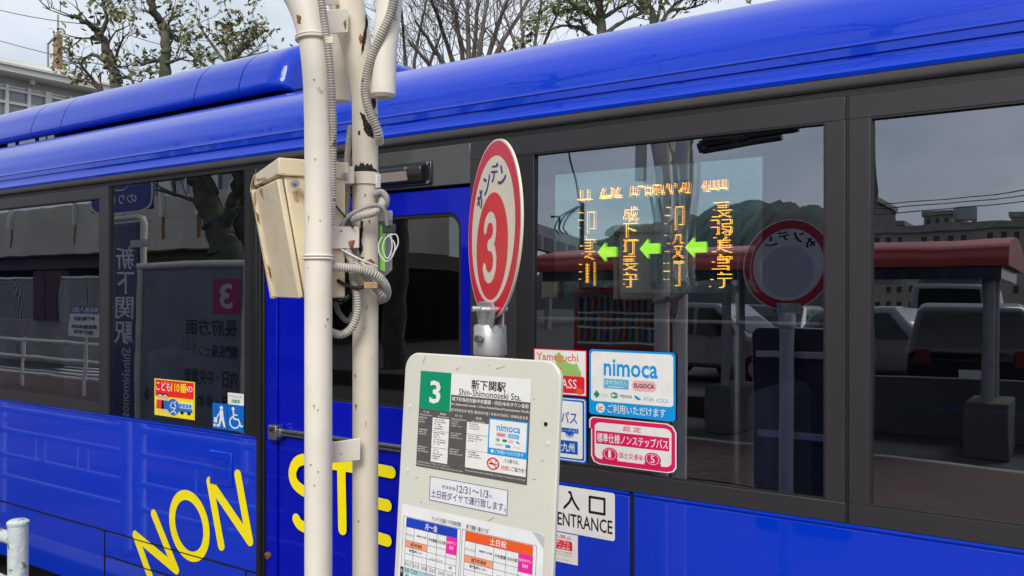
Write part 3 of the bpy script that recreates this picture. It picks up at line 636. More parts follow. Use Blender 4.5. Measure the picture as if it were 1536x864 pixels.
# tie plates between the posts
def plate(name, pa, pb, ya, yb, da, db, m, th=.004, yc=None, yd_=None, parent=None):
    a, b, c, d = pz(pa, ya, da), pz(pb, yc if yc else ya, db), pz(pb, yd_ if yd_ else yb, db), pz(pa, yb, da)
    n = (b-a).cross(d-a).normalized()*th
    mb = MB(); mb.add([a-n, b-n, c-n, d-n, a+n, b+n, c+n, d+n], [(0, 1, 2, 3), (7, 6, 5, 4), (0, 4, 5, 1), (1, 5, 6, 2), (2, 6, 7, 3), (3, 7, 4, 0)], m); return mb.build(name, parent or post, bevel=.0015)
plate('tie_plate', 486, 538, 340, 374, 1.83, 1.88, CREAM, yc=340, yd_=372)
plate('tie_plate', 486, 540, 665, 695, 1.84, 1.88, CREAM, yc=657, yd_=690)
plate('tie_plate', 484, 521, 16, 52, 1.83, 1.88, CREAM, yc=13, yd_=49)
plate('tie_plate', 486, 520, -4, 8, 1.84, 1.93, CREAM2)
# black sealant streaks on the right post
def patch(pts, d, r, m, name='sealant_patch'):
    mb = MB(); mb.tube([pz(*p, d) for p in pts], r, m, 10); mb.build(name, post)
from mathutils.bvhtree import BVHTree
def bvh(objs):
    V = []; Fc = []
    for o in objs:
        o_ = len(V); V += [v.co.copy() for v in o.data.vertices]; Fc += [tuple(o_+k for k in p.vertices) for p in o.data.polygons]
    return BVHTree.FromPolygons(V, Fc)
def stain(tree, poly, m, name, parent, jit=1.0, sub=3, seed=0, off=.0012):
    # a thin skin of grime lying on the surface, ragged outline
    rd = random.Random(seed); pts = []
    for (xa, ya), (xb, yb) in zip(poly, poly[1:]+poly[:1]):
        for k in range(sub): t = k/sub; pts.append((xa+(xb-xa)*t+rd.uniform(-jit, jit), ya+(yb-ya)*t+rd.uniform(-jit, jit)))
    cx = sum(p[0] for p in pts)/len(pts); cy = sum(p[1] for p in pts)/len(pts); vs = []; n = len(pts)
    for t in (0.001, .35, .7, 1):
        for x, y in pts:
            d = ray(cx+(x-cx)*t, cy+(y-cy)*t).normalized(); h, nn, _, _ = tree.ray_cast(CAM, d)
            if h is None: h = vs[-1] if vs else CAM+d*1.9; nn = -d
            if nn.dot(d) > 0: nn = -nn
            vs.append(h+nn*off*(1.5-.9*t))
    mb = MB(); mb.add(vs, [(r_*n+i, r_*n+(i+1) % n, (r_+1)*n+(i+1) % n, (r_+1)*n+i) for r_ in range(3) for i in range(n)], m, True); return mb.build(name, parent)
posts_ = [o for o in post.children if o.name.startswith('post')]; TR = bvh(posts_[1:2]); TL = bvh(posts_[:1]); TP = bvh([o for o in post.children if o.name.startswith(('tie_plate', 'branch'))])
for k_, (pl, m_) in enumerate([
    ([(550, 0), (557, 0), (557, 18), (551, 40), (548, 62), (545, 76), (541, 84), (543, 60), (547, 35)], GRIME),
    ([(540, 168), (546, 172), (552, 184), (560, 190), (564, 200), (562, 208), (552, 204), (546, 196), (544, 184)], GRIME),
    ([(556, 148), (563, 146), (564, 160), (559, 166)], GRIME), ([(558, 166), (564, 172), (564, 186), (561, 180)], GRIME),
    ([(541, 330), (545, 332), (544, 350), (542, 362), (544, 376), (540, 384), (538, 372), (540, 352)], GRIME),
    ([(536, 384), (546, 386), (544, 392), (538, 392)], GRIME), ([(545, 392), (556, 388), (562, 394), (552, 398)], RUST),
    ([(538, 196), (541, 197), (540, 203), (537, 202)], GRIME), ([(547, 291), (549, 292), (548, 297)], GRIME), ([(552, 330), (555, 331), (554, 336)], RUST),
    ([(533, 260), (537, 262), (536, 268), (533, 266)], RUST), ([(560, 255), (564, 258), (563, 270), (559, 262)], RUST), ([(540, 50), (545, 56), (541, 68), (538, 58)], RUST)]): stain(TR, pl, m_, 'sealant_streak' if m_ is GRIME else 'rust_spot', post, .9 if k_ < 7 else .4, 5, seed=k_)
rs_ = random.Random(8)
for k_ in range(16):
    left = k_ % 2; x0_ = (460+rs_.random()*33) if left else (531+rs_.random()*30); y0_ = 165+rs_.random()*640; l_ = 3+rs_.random()*9; w0 = .7+rs_.random()*1.0
    stain(TL if left else TR, [(x0_-w0, y0_), (x0_+w0, y0_-.5), (x0_+w0*.7, y0_+l_*.5), (x0_+.2, y0_+l_), (x0_-w0*.6, y0_+l_*.5)], RUSTL if k_ % 3 else RUST, 'rust_run', post, .3, 2, seed=120+k_, off=.0006)
for k_, pl in enumerate([[(445, 22), (452, 24), (451, 36), (446, 34)], [(469, 118), (472, 119), (471, 123)], [(479, 330), (481, 331), (480, 333)], [(462, 400), (463, 401), (462, 403)], [(476, 706), (478, 707), (477, 710)]]): stain(TL, pl, RUST, 'rust_spot', post, .4, seed=50+k_)
for k_, pl in enumerate([[(522, 362), (532, 360), (530, 372), (524, 374)], [(507, 346), (514, 345), (513, 348)], [(510, 680), (512, 680), (512, 683)], [(515, 34), (519, 28), (519, 42), (517, 44)]]): stain(TP, pl, RUST, 'rust_spot', post, .5, seed=70+k_)
# ring of bare dark rust above the clamp: shell hugging the post with a ragged top
def shell(cx, cy, r, a0, a1, zlo, zhi, m, name, parent, rag=0.0, n=24, seed=1):
    rd = random.Random(seed); mb = MB(); vs = []
    for i in range(n+1):
        a = a0+(a1-a0)*i/n; e = math.sin(math.pi*i/n); h = zlo+(zhi-zlo)*(1-rag+rag*e*rd.uniform(.6, 1.1))
        for rr in (r,): vs += [(cx+rr*math.cos(a), cy+rr*math.sin(a), zlo), (cx+rr*math.cos(a), cy+rr*math.sin(a), h)]
    mb.add(vs, [(2*i, 2*i+2, 2*i+3, 2*i+1) for i in range(n)], m, True); return mb.build(name, parent, fix=False)
face = math.atan2(CAM.y-rp.y, CAM.x-rp.x)
shell(rp.x, rp.y, PR+.0008, face-1.5, face+1.2, pz(548, 262, 1.9).z, pz(548, 243, 1.9).z, GRIME, 'bare_patch', post, .7)
# clamp round the right post holding the box bracket
zc0, zc1 = pz(548, 275, 1.9).z, pz(548, 257, 1.9).z
shell(rp.x, rp.y, PR+.004, 0, 2*math.pi, zc0, zc1, CREAM2, 'clamp_band', post)
clp = plate('clamp_lug', 503, 530, 250, 276, 1.86, 1.885, CREAM2, .006)
MB().tube([pz(518, 262, 1.875), pz(518, 262, 1.85)], .0055, METAL, 6).build('clamp_bolt', clp)
plate('clamp_lug', 564, 570, 262, 282, 1.91, 1.92, WHITEP, .003)
# zip ties round the left post
for py, tl in ((388, 0), (60, 0.02)):
    q = pz(477.5 if py > 100 else 470, py, 1.80); rr = PR+.0022+(.0045 if py < 100 else 0)
    vs = [(q.x+rr*math.cos(2*math.pi*i/28), q.y+rr*math.sin(2*math.pi*i/28), q.z+tl*math.cos(2*math.pi*i/28)*.1) for i in range(29)]
    mb = MB(); mb.tube(vs, .0024, CREAM, 6); mb.tube([(a, b, c_+.006) for a, b, c_ in vs], .0018, CREAM, 6); mb.build('cable_tie', post)
plate('tie_buckle', 488, 500, 55, 66, 1.765, 1.77, CREAM2, .003)
plate('tie_buckle', 582, 596, 20, 30, 1.86, 1.862, CREAM2, .003)

# corrugated conduits and cables, each its own thing
def conduit(label, pts, r, m=COND, ridged=True, name='conduit', n=12):
    mb = MB(); P = [pz(*p) for p in pts]
    if ridged: corrugated(mb, P, r, m, n=n)
    else: mb.tube(spline(P, 10), r, m, 8)
    o = mb.build(name); tag(o, label, 'cable' if not ridged else 'conduit'); return o
conduit('long ribbed conduit strapped down the right side of the left cream post', [(476, -60, 1.765), (482, 0, 1.768), (489, 50, 1.77), (496, 110, 1.775), (499.5, 180, 1.785), (499, 260, 1.80), (498, 340, 1.815)], .0083)
conduit('ribbed conduit running from the branch pipe and curling behind the right cream post', [(596, -60, 1.84), (589, 10, 1.845), (573, 50, 1.85), (556, 90, 1.86), (548, 130, 1.865), (552, 160, 1.865), (566, 195, 1.875), (569, 215, 1.90)], .0105)
conduit('narrow ribbed conduit squeezed between the two posts beside the meter box', [(526, 190, 1.96), (521, 240, 1.94), (521, 300, 1.93), (516, 345, 1.92)], .0075)
conduit('ribbed conduit leaving the left post and bending round the front of the right post', [(492, 398, 1.81), (515, 401, 1.82), (540, 404, 1.83), (562, 412, 1.84), (577, 428, 1.87), (578, 445, 1.92), (560, 452, 1.98)], .0108)
conduit('ribbed conduit hanging in a long loop below the knot of cables', [(519, 372, 1.87), (528, 395, 1.86), (530, 420, 1.86), (536, 445, 1.86), (536, 470, 1.86), (527, 492, 1.86), (512, 502, 1.86), (496, 498, 1.85)], .0095)
conduit('second ribbed conduit sloping down through the knot to the right of the post', [(520, 378, 1.88), (537, 400, 1.86), (552, 420, 1.86), (570, 440, 1.87), (576, 446, 1.90)], .0092)
conduit('coiled ribbed conduit wrapped under the grey cable on the right post', [(570, 290, 1.93), (574, 305, 1.90), (560, 318, 1.87), (540, 324, 1.86), (524, 330, 1.88), (510, 338, 1.91)], .0098)
conduit('smooth grey cable arched across the front of the right post', [(508, 345, 1.86), (522, 325, 1.86), (545, 312, 1.86), (566, 308, 1.87), (578, 318, 1.88), (581, 338, 1.89)], .0045, GREYC, False, 'grey_cable')
conduit('thick grey cable end looping over the right post under the clamp', [(560, 292, 1.90), (572, 288, 1.90), (580, 298, 1.90), (576, 312, 1.91), (562, 316, 1.93)], .007, GREYC, False, 'grey_cable')
conduit('thin white wire making a large loop beside the green device', [(582, 352, 1.88), (592, 366, 1.88), (590, 382, 1.88), (580, 392, 1.88), (570, 382, 1.88), (568, 368, 1.88), (573, 355, 1.88)], .0016, WHITEP, False, 'thin_wire')
conduit('thin white wire with a narrow inner loop beside the green device', [(586, 350, 1.875), (588, 372, 1.875), (581, 388, 1.875), (574, 372, 1.87), (580, 356, 1.87), (594, 352, 1.87), (597, 366, 1.87), (588, 384, 1.87)], .0014, WHITEP, False, 'thin_wire')
conduit('black cable tie crossing the front of the meter box between the posts', [(499, 303, 1.84), (510, 316, 1.85), (522, 330, 1.86), (530, 342, 1.86)], .0022, DARK, False, 'thin_wire')
conduit('pale cable tie slanting above the ribbed loop on the right post', [(512, 374, 1.85), (530, 384, 1.85), (550, 393, 1.855), (566, 400, 1.87)], .0022, WHITEP, False, 'thin_wire')
conduit('dark drooping cable in the gap between the posts below the knot', [(500, 440, 1.90), (508, 452, 1.90), (520, 448, 1.91), (527, 440, 1.93)], .005, DARK, False, 'dark_cable')
conduit('dark cable woven in front of the lower ribbed conduits at the right post', [(505, 420, 1.86), (520, 428, 1.85), (538, 432, 1.85), (556, 428, 1.855), (570, 436, 1.87)], .0042, GRIME, False, 'dark_cable')
conduit('dark cable dropping behind the tie plate into the knot of conduits', [(508, 344, 1.95), (512, 372, 1.93), (522, 396, 1.92), (530, 420, 1.92), (524, 446, 1.92)], .005, GRIME, False, 'dark_cable')
conduit('short dark cable hanging left in the gap between the posts', [(503, 452, 1.90), (509, 470, 1.90), (522, 482, 1.90), (530, 470, 1.92)], .006, mat('dark_grey_cable', (.12, .11, .10), .6), False, 'dark_cable')
plate('conduit_strap', 546, 566, 423, 433, 1.835, 1.84, RUSTL, .003)
# small green and grey device with its wires
dv = thing('signal_device', 'small grey and lime green device fixed behind the right cream post', 'device', pz(574, 370, 1.96))
plate('device_body', 563, 584, 316, 424, 1.97, 2.0, GREYC, .012, yc=316, yd_=405, parent=dv)
plate('green_stripe', 569, 578, 337, 405, 1.955, 1.957, mat('lime_plastic', (.30, .75, .10), .4), .002, parent=dv, yc=340, yd_=408)
plate('device_cap', 566, 588, 318, 332, 1.95, 1.96, mat('pale_grey_plastic', (.42, .44, .42), .45), .01, parent=dv)
plate('connector', 574, 594, 336, 350, 1.90, 1.90, DARK, .005, parent=dv)

# ---- meter box, wedge shaped, with sloping lid
e1 = Vector((math.sin(math.radians(207)), math.cos(math.radians(207)), 0)); e2 = Vector((-e1.y, e1.x, 0)); e2 = e2 if e2.dot(RT) < 0 else -e2
T0 = pz(425, 262, 1.80); Bp = pz(457, 447, 1.80)
zt_, zb_ = T0.z, Bp.z; wv = e2*0.205; dT, dB = 0.135, 0.088
Ttop = T0; Bot = Vector((T0.x, T0.y, zb_)) - e1*(dT-dB)
mbx = thing('meter_box', 'cream steel meter box with sloping lid and rusty door hung on the posts', 'box', (T0.x, T0.y, zb_))
backT = Ttop-e1*dT; backB = Vector((backT.x, backT.y, zb_))
vs = [Ttop, Bot, backB, backT, Ttop+wv, Bot+wv, backB+wv, backT+wv]
mb = MB(); mb.add(vs, [(0, 3, 2, 1), (4, 5, 6, 7), (0, 1, 5, 4), (1, 2, 6, 5), (2, 3, 7, 6), (3, 0, 4, 7)], BOXP); mb.build('box_body', mbx, bevel=.004)
fn = (Bot-Ttop).cross(wv).normalized(); fn = fn if fn.dot(e1) > 0 else -fn
dn = (Bot-Ttop); a = Ttop+dn*.02-wv*0.0+fn*.004; mb = MB()
vs = [Ttop+dn*.03+wv*.0+fn*.003, Bot-dn*.005+fn*.003, Bot-dn*.005+wv*1.02+fn*.003, Ttop+dn*.03+wv*1.02+fn*.003]
mb.add(vs+[v+fn*.012 for v in vs], [(0, 1, 2, 3), (7, 6, 5, 4), (0, 4, 5, 1), (1, 5, 6, 2), (2, 6, 7, 3), (3, 7, 4, 0)], BOXP); door_b = mb.build('box_door', mbx, bevel=.003)
vs = [Ttop+dn*.03+wv*1.03, Bot+wv*1.03, Bot+wv*1.12, Ttop+dn*.03+wv*1.12]
mb = MB(); mb.add([v+fn*.002 for v in vs]+[v+fn*.022 for v in vs], [(0, 1, 2, 3), (7, 6, 5, 4), (0, 4, 5, 1), (1, 5, 6, 2), (2, 6, 7, 3), (3, 7, 4, 0)], BOXP); mb.build('door_flange', mbx, bevel=.002)
for t in (): c = Ttop+dn*t+wv*1.03+fn*.024; MB().obox(c, dn.normalized()*.006, wv.normalized()*.003, fn*.002, RUST).build('rust_spot', door_b)
lo = [Ttop+e1*.012-wv*.03, backT-e1*.006-wv*.03, backT-e1*.006+wv*1.10, Ttop+e1*.012+wv*1.10]; lo = [v-UP*.002 for v in lo]
hi = [v+UP*.037 for v in lo]; hi[2] = hi[2]-UP*.008; hi[3] = hi[3]-UP*.010+e1*.002
mb = MB(); mb.add(lo+hi, [(3, 2, 1, 0), (4, 5, 6, 7), (0, 1, 5, 4), (1, 2, 6, 5), (2, 3, 7, 6), (3, 0, 4, 7)], BOXP); lid = mb.build('box_lid', mbx, bevel=.003)
fl = [hi[3], hi[2], hi[2]+wv*.16-UP*.022, hi[3]+wv*.16-UP*.022]; fl2 = [fl[3], fl[2], fl[2]+wv*.02-UP*.012, fl[3]+wv*.02-UP*.012]
mb = MB()
for q4 in (fl, fl2): mb.add([v+UP*.001 for v in q4]+[v-UP*.003 for v in q4], [(0, 1, 2, 3), (7, 6, 5, 4), (0, 4, 5, 1), (1, 5, 6, 2), (2, 6, 7, 3), (3, 7, 4, 0)], BOXP)
mb.build('lid_drip_edge', lid)
TB = bvh([o for o in list(mbx.children)+list(lid.children) if o.type == 'MESH'])
for k_, pl in enumerate([[(379, 262), (383, 262), (384, 300), (382, 330), (380, 300)], [(384, 318), (388, 322), (390, 338), (386, 330)], [(400, 396), (405, 402), (408, 424), (404, 414)], [(384, 268), (398, 266), (400, 269), (386, 272)], [(410, 262), (424, 259), (440, 263), (452, 266), (440, 266), (424, 263)], [(387, 276), (392, 276), (396, 300), (391, 292)], [(407, 443), (414, 446), (414, 452), (409, 452)], [(372, 262), (378, 254), (382, 258), (376, 264)], [(438, 287), (446, 287), (448, 305), (441, 300)]]):
    stain(TB, pl, RUSTL if k_ not in (1, 2) else RUST, 'rust_streak', mbx, .6, 4, seed=90+k_, off=.0008)
kc = pz(442, 276, 1.795); kn = MB(); sn = -e2; kn.tube([kc+e2*.002, kc+sn*.010], [.0085, .0085], METAL, 8).tube([kc+sn*.010, kc+sn*.020], [.0042, .0042], METAL, 8); kn.build('box_bolt', mbx)

# ================================================================== BUS STOP SIGN: panel, disc, pole
PRED = (0.70, 0.012, 0.04); DISCW = (0.80, 0.74, 0.60)
sg = Z(740, 345.5, 1.584); az = math.radians(217.4); fnv = Vector((math.sin(az), math.cos(az), 0)); rv = Vector((-fnv.y, fnv.x, 0)); rv = rv if rv.dot(RT) > 0 else -rv
lean = math.radians(1.6); 
RAD = 0.1655
stop = thing('bus_stop_sign', 'bus stop sign with round red number 3 disc above a cream timetable board', 'sign', (sg.x, sg.y, 0.15))
uu = (rv*math.cos(lean)+UP*0); upv = (UP + rv*.085).normalized(); uu = rv
def disc_fr(side=1):
    return lambda u, v, w: sg + (uu*(u-.5)*2*RAD) + upv*((.5-v)*2*RAD) + fnv*(0.0025+w)
p = Print(100, 100); DIM = 100
mb = MB(); n = 64
rim = [(math.cos(2*math.pi*i/n), math.sin(2*math.pi*i/n)) for i in range(n)]
mb.add([sg+uu*x*RAD+upv*y*RAD+fnv*d for d in (-.0022, .0022) for x, y in rim], [(i, (i+1) % n, n+(i+1) % n, n+i) for i in range(n)]+[tuple(range(n)), tuple(range(n, 2*n))], mat('disc_edge', (.75, .7, .6), .4)); disc = mb.build('disc', stop)
p.circ(50, 50, 49, PRED, 1, n=64).circ(50, 50, 41, DISCW, 2, n=64)
p.circ(50, 59, 30, (0.76, .03, .035), 3, n=64)
THREE = [(37.5, 48.5), (39.5, 44.8), (43, 42.8), (47.5, 42.3), (52, 43.6), (55, 46.6), (55.8, 50.5), (54.2, 54.6), (50.5, 57.2), (45.5, 58.2)]
THREB = [(45.5, 58.2), (51, 59), (55.2, 61.6), (57.4, 66), (57, 70.8), (54, 74.6), (49.5, 76.6), (44.6, 76.6), (40.4, 74.8), (37.2, 71)]
p.ribbon(THREE, 6.2, DISCW, 4).ribbon(THREB, 6.2, DISCW, 4.4)
for ch, u_, v_, an in (('サ', 25.5, 31, -38), ('ン', 38.5, 22.5, -18), ('デ', 52.5, 18.3, 6), ('ン', 67, 22.6, 24)):
    for o_ in (-.6, 0, .6): p.text(ch, u_-6.2+o_, v_-5.4, u_+6.2+o_, v_+5.4, (.035, .03, .20), 4.7+o_*.5, .006, rot=an)
p.build('disc_print', disc_fr(), disc, step=.0002)
# reverse side of the disc, faded, seen in the bus window
p = Print(100, 100); p.circ(50, 50, 49, (.38, .02, .03), 1, n=64).circ(50, 50, 39.5, (.52, .53, .52), 2, n=64).circ(50, 57, 29, (.40, .40, .43), 2.5, n=64)
for ch, an in zip('サンデン', (-42, -14, 15, 43)):
    t = math.radians(an); cx, cy = 50+32.5*math.sin(t), 50-32.5*math.cos(t)
    for o_ in (-.6, 0, .6): p.text(ch, cx-5.8+o_, cy-5.6, cx+5.8+o_, cy+5.6, BLK, 4+o_*.5, .006, rot=an)
p.build('disc_print', lambda u, v, w: sg - uu*(u-.5)*2*RAD + upv*((.5-v)*2*RAD) - fnv*(0.0025+w), disc, step=.0002)
# bracket and socket
mb = MB()
def lathe(mb, c, prof, m, n=28, ax=UP):
    vs = [(c.x+r*math.cos(2*math.pi*i/n), c.y+r*math.sin(2*math.pi*i/n), z) for r, z in prof for i in range(n)]
    return mb.add(vs, [(j*n+i, j*n+(i+1) % n, (j+1)*n+(i+1) % n, (j+1)*n+i) for j in range(len(prof)-1) for i in range(n)], m, True)
def zz(py, d=1.584): return CAM.z+(435-py)/F*d
pc = Z(735, 435, 1.584)
lathe(mb, pc, [(.0001, zz(486)), (.028, zz(487)), (.0305, zz(490)), (.031, zz(528)), (.0305, zz(532)), (.0265, zz(533)), (.0265, zz(545))], GALV); socket = mb.build('pole_socket', stop)
mb = MB(); c0 = Z(738, 480, 1.584); w2 = .024
for off, px in ((.010, 0), (-.010, 0)):
    o_ = fnv*off
    pts = [c0-rv*.045-UP*.012, c0+rv*.045-UP*.012, c0+rv*.060+UP*.022, c0+rv*.040+UP*.034, c0-rv*.040+UP*.034, c0-rv*.060+UP*.022]
    if off < 0: pts = [c0-rv*.045-UP*.012, c0+rv*.045-UP*.012, c0+rv*.045+UP*.026, c0-rv*.045+UP*.026]
    k = len(pts); mb.add([v+o_ for v in pts]+[v+o_+fnv*.004 for v in pts], [tuple(range(k)), tuple(range(k, 2*k))]+[(i, (i+1) % k, k+(i+1) % k, k+i) for i in range(k)], GALV)
mb.tube([c0+fnv*.03+UP*.020-rv*.03, c0-fnv*.02+UP*.020-rv*.03], .006, GALV, 8); mb.tube([c0+fnv*.03+UP*.020+rv*.03, c0-fnv*.02+UP*.020+rv*.03], .006, GALV, 8)
mb.build('disc_bracket', stop, bevel=.0015)
mb = MB(); bq = Z(722, 508, 1.555); bd = (Z(700, 510, 1.53)-bq).normalized(); mb.tube([bq-bd*.02, bq+bd*.006], .0045, METAL, 8).tube([bq+bd*.004, bq+bd*.012], .0075, METAL, 6); mb.build('socket_bolt', stop)
MB().tube([(pc.x, pc.y, .15), (pc.x, pc.y, zz(533))], .0255, mat('grey_pole', (.42, .43, .42), .45, vary=.15), 24).build('pole', stop)
mb = MB(); lathe(mb, pc, [(.0001, .26), (.10, .26), (.20, .20), (.22, .155), (.22, .15)], CONC, 32); mb.build('base_weight', stop)
# board: plane through a point, nearly parallel to the bus, leaning back
AZB = math.radians(93.4); bu = Vector((math.sin(AZB), math.cos(AZB), 0)); bnh = Vector((math.sin(math.radians(3.4)), math.cos(math.radians(3.4)), 0))
bvv = (-UP - bnh*0.075).normalized(); bn = bu.cross(bvv).normalized(); bn = bn if bn.dot(FW) < 0 else -bn
BP0 = Z(722, 545, 1.50)
def BD(px, py):                             # (u, v) on the board for a photograph point
    d = ray(px, py); t = (BP0-CAM).dot(bn)/d.dot(bn); q = CAM+d*t-BP0; return q.dot(bu), q.dot(bvv)
def bpt(u, v, w=0): return BP0+bu*u+bvv*v+bn*w
uL = (BD(604, 600)[0]+BD(595, 800)[0])/2; uR = (BD(838, 600)[0]+BD(831, 840)[0])/2; vT = BD(722, 535)[1]; VB = vT+0.80
p2 = []; rr = .032
for cx, cy, a0 in ((uR-rr, vT+rr, -90), (uR-rr, VB-rr, 0), (uL+rr, VB-rr, 90), (uL+rr, vT+rr, 180)):
    for i in range(9): a = math.radians(a0+90*i/8); p2.append((cx+rr*math.cos(a), cy+rr*math.sin(a)))
board = MB().prism(p2, -.010, 0.0, BOARD, bpt).build('board', stop, bevel=.0025)
inn = [(uL+(u-uL)*.985+(uR-uL)*.0075, v+(.004 if v < (vT+VB)/2 else -.004)) for u, v in p2]
MB().prism(inn, -.0115, -.0102, BACK, bpt).build('board_back', stop)
for vv in (vT+.10, vT+.40, vT+.70):
    MB().prism([(uL+.02, vv-.012), (uR-.02, vv-.012), (uR-.02, vv+.012), (uL+.02, vv+.012)], -.028, -.012, GALV, bpt).build('board_brace', stop, bevel=.002)
for px, py in ((615, 609), (819, 636), (822, 665), (611, 705)):
    u, v = BD(px, py); MB().tube([bpt(u, v, 0), bpt(u, v, .0015)], .0035, mat('plug', (.7, .7, .66), .4) if px != 819 else DARK, 12).build('screw', board)
def board_fr(u0, v0, u1, v1, y0=.0004, u0b=None):
    return lambda a, b, w: bpt(u0+(u1-u0)*a, v0+(v1-v0)*b, y0+w)
def avg(*l): return sum(l)/len(l)
def ext(tl, tr, bl_, br_):
    q = [BD(*x) for x in (tl, tr, bl_, br_)]; return avg(q[0][0], q[2][0]), avg(q[0][1], q[1][1]), avg(q[1][0], q[3][0]), avg(q[2][1], q[3][1])
INKG = (0.10, 0.092, 0.088)
# main panel
E1 = ext((631, 555), (797, 570), (625, 698), (791, 729))
W_, H_ = 170, 152
p = Print(W_, H_)
p.rect(0, 0, W_, H_, INKG, 1).rect(52, 0, W_, 33.5, WHT, 2).rect(.0, .0, 51, 60, GRN, 2).rect(51, 0, 52, 60, WHT, 2.2)
p.text('3', 17, 14, 35, 50, WHT, 4, .045)
p.text('新下関駅', 83, 7, 134, 22, BLK, 4, .02).text('Shin-Shimonoseki Sta.', 64, 22.5, 157, 32.5, BLK, 4, .005)
p.text('城下町長府方面/中央霊園・内日/ゆめタウン長府', 54, 36, 168, 42.5, WHT, 4, .015)
p.text('for Jokamachi-chofu / Chuo Reien/Utsui/Youmetown Chofu', 53, 45.5, 169, 50, WHT, 4, .01)
p.text('조카마치초후 방면 /중앙레이엔 / 우츠이가와치 / 유메타운초후', 53, 54, 168, 59, WHT, 4, .01)
rp_ = random.Random(5)
def fake(p, x0, y0, x1, y1, lh, col, chars='長府関門医療センター中央霊園内日市立大学城下町駅前行'):
    y = y0
    while y+lh <= y1:
        l = rp_.uniform(.45, 1.0)*(x1-x0); k = max(3, int(l/lh*1.0)); st = ''.join(rp_.choice(chars) for _ in range(min(k, 12))); p.text(st, x0, y, x0+l, y+lh*.78, col, 4, .01); y += lh*1.35
p.text('行 先', 8, 63, 18, 66.5, WHT, 4).text('経由', 36, 63, 45, 66.5, WHT, 4).text('行 先', 60, 63, 71, 67, WHT, 4).text('経由', 92, 63, 101, 67, WHT, 4)
p.text('Destination', 3, 68, 23, 70.5, WHT, 4).text('Via Station', 32, 68, 50, 70.5, WHT, 4).text('Destination', 55, 69, 78, 71.5, WHT, 4).text('Via Station', 86, 69, 106, 71.5, WHT, 4)
for y0, y1 in ((72, 92), (92.6, 118), (118.6, 141)): p.rect(24, y0, 51, y1, WHT, 2); fake(p, 27, y0+1.5, 47, y1-1, 2.6, BLK); 
for y0, y1 in ((72, 90), (90.6, 114), (114.6, 141)): p.rect(79, y0, 113, y1, WHT, 2); fake(p, 82, y0+1.5, 103, y0+14, 2.6, BLK)
p.rect(113, 115, 168, 141, WHT, 2.1)
for y in (73, 92, 119): fake(p, 2, y, 20, y+10, 2.6, WHT)
for y in (73, 91, 116): fake(p, 54, y, 75, y+11, 2.6, WHT)
p.text('※土日祝日及び年末年始はダイヤが異なりますのでご注意ください。', 1, 143, 56, 145.6, WHT, 4).text('Please note that schedules on Saturdays, Sundays, national holidays may change.', 1, 147, 76, 149.6, WHT, 4).text('Please note that the weekday schedule differs on December 31 and January 1 to 3 each year.', 80, 144, 168, 147, WHT, 4)
# card notice and no-smoking notice printed on the panel
p.rect(112, 62, 169, 115.5, SKYB, 5).rect(114, 64, 167, 106, WHT, 6).text('nimoca', 124, 69, 158, 80, SKYB, 7, .03)
p.rrect(124, 82, 138, 88, 2, (.75, .35, .45), 7).rect(141, 82, 157, 88.5, (.12, .45, .68), 7).text('SUGOCA', 126, 83.7, 136, 86.5, BLK, 8).text('はやかけん', 143, 84, 155, 87, WHT, 8)
p.poly([(123, 93), (127, 89.5), (130, 93), (127, 96.5)], (.25, .4, .35), 7).rrect(133, 91, 140, 95, 2, (0, .25, .18), 7).rrect(142, 91, 149, 95.5, 1, (.8, .45, .5), 7).poly([(152, 91), (156, 92), (159, 95), (154, 95)], SKYB, 7)
p.text('manaca', 124, 99, 134, 101, BLK, 7).rrect(138, 98.5, 145, 103, 1, SKYB, 7).text('PiTaPa', 149, 99.5, 159, 102, (.4, .4, .4), 7)
p.circ(119, 110.5, 2.4, WHT, 7, n=16).text('ご利用いただけます', 123, 107.6, 164, 113.4, WHT, 7, .01)
p.ring(121, 129, 7.0, 9.2, (.75, .04, .06), 5).line([(115, 123), (127, 135)], 1.6, (.75, .04, .06), 6).rect(115.5, 128.3, 124, 130.3, BLK, 5.5).rect(124.6, 128.3, 126.5, 130.3, BLK, 5.5).line([(124, 126), (126, 124), (123.5, 122.5)], .7, BLK, 5.4)
p.text('バス停での、', 136, 119, 158, 125, BLK, 5, .005).text('禁煙', 133, 129, 142, 135.5, (.8, .15, .2), 5, .01).text('にご協力を！', 142.5, 129, 168, 135.5, BLK, 5, .005)
p.build('route_panel', board_fr(*E1), board, step=.00016)
# boxed notice
E2 = ext((645.5, 713), (762.5, 736), (644, 749.5), (761, 774.5))
p = Print(118, 38); p.rect(0, 0, 118, 38, (.74, .75, .78), 1).frame(0, 0, 118, 38, .9, (.04, .04, .25), 2)
p.text('年末年始', 20, 10, 41, 16, (.05, .05, .18), 3).text('12/31～1/3', 43, 6, 90, 17.5, (.05, .05, .18), 3, .01).text('は、', 91, 11.5, 97, 16, (.05, .05, .18), 3)
p.text('土日祝ダイヤで運行致します。', 3, 20, 116, 32.5, (.05, .05, .18), 3, .012); p.build('notice_strip', board_fr(*E2), board, step=.00018)
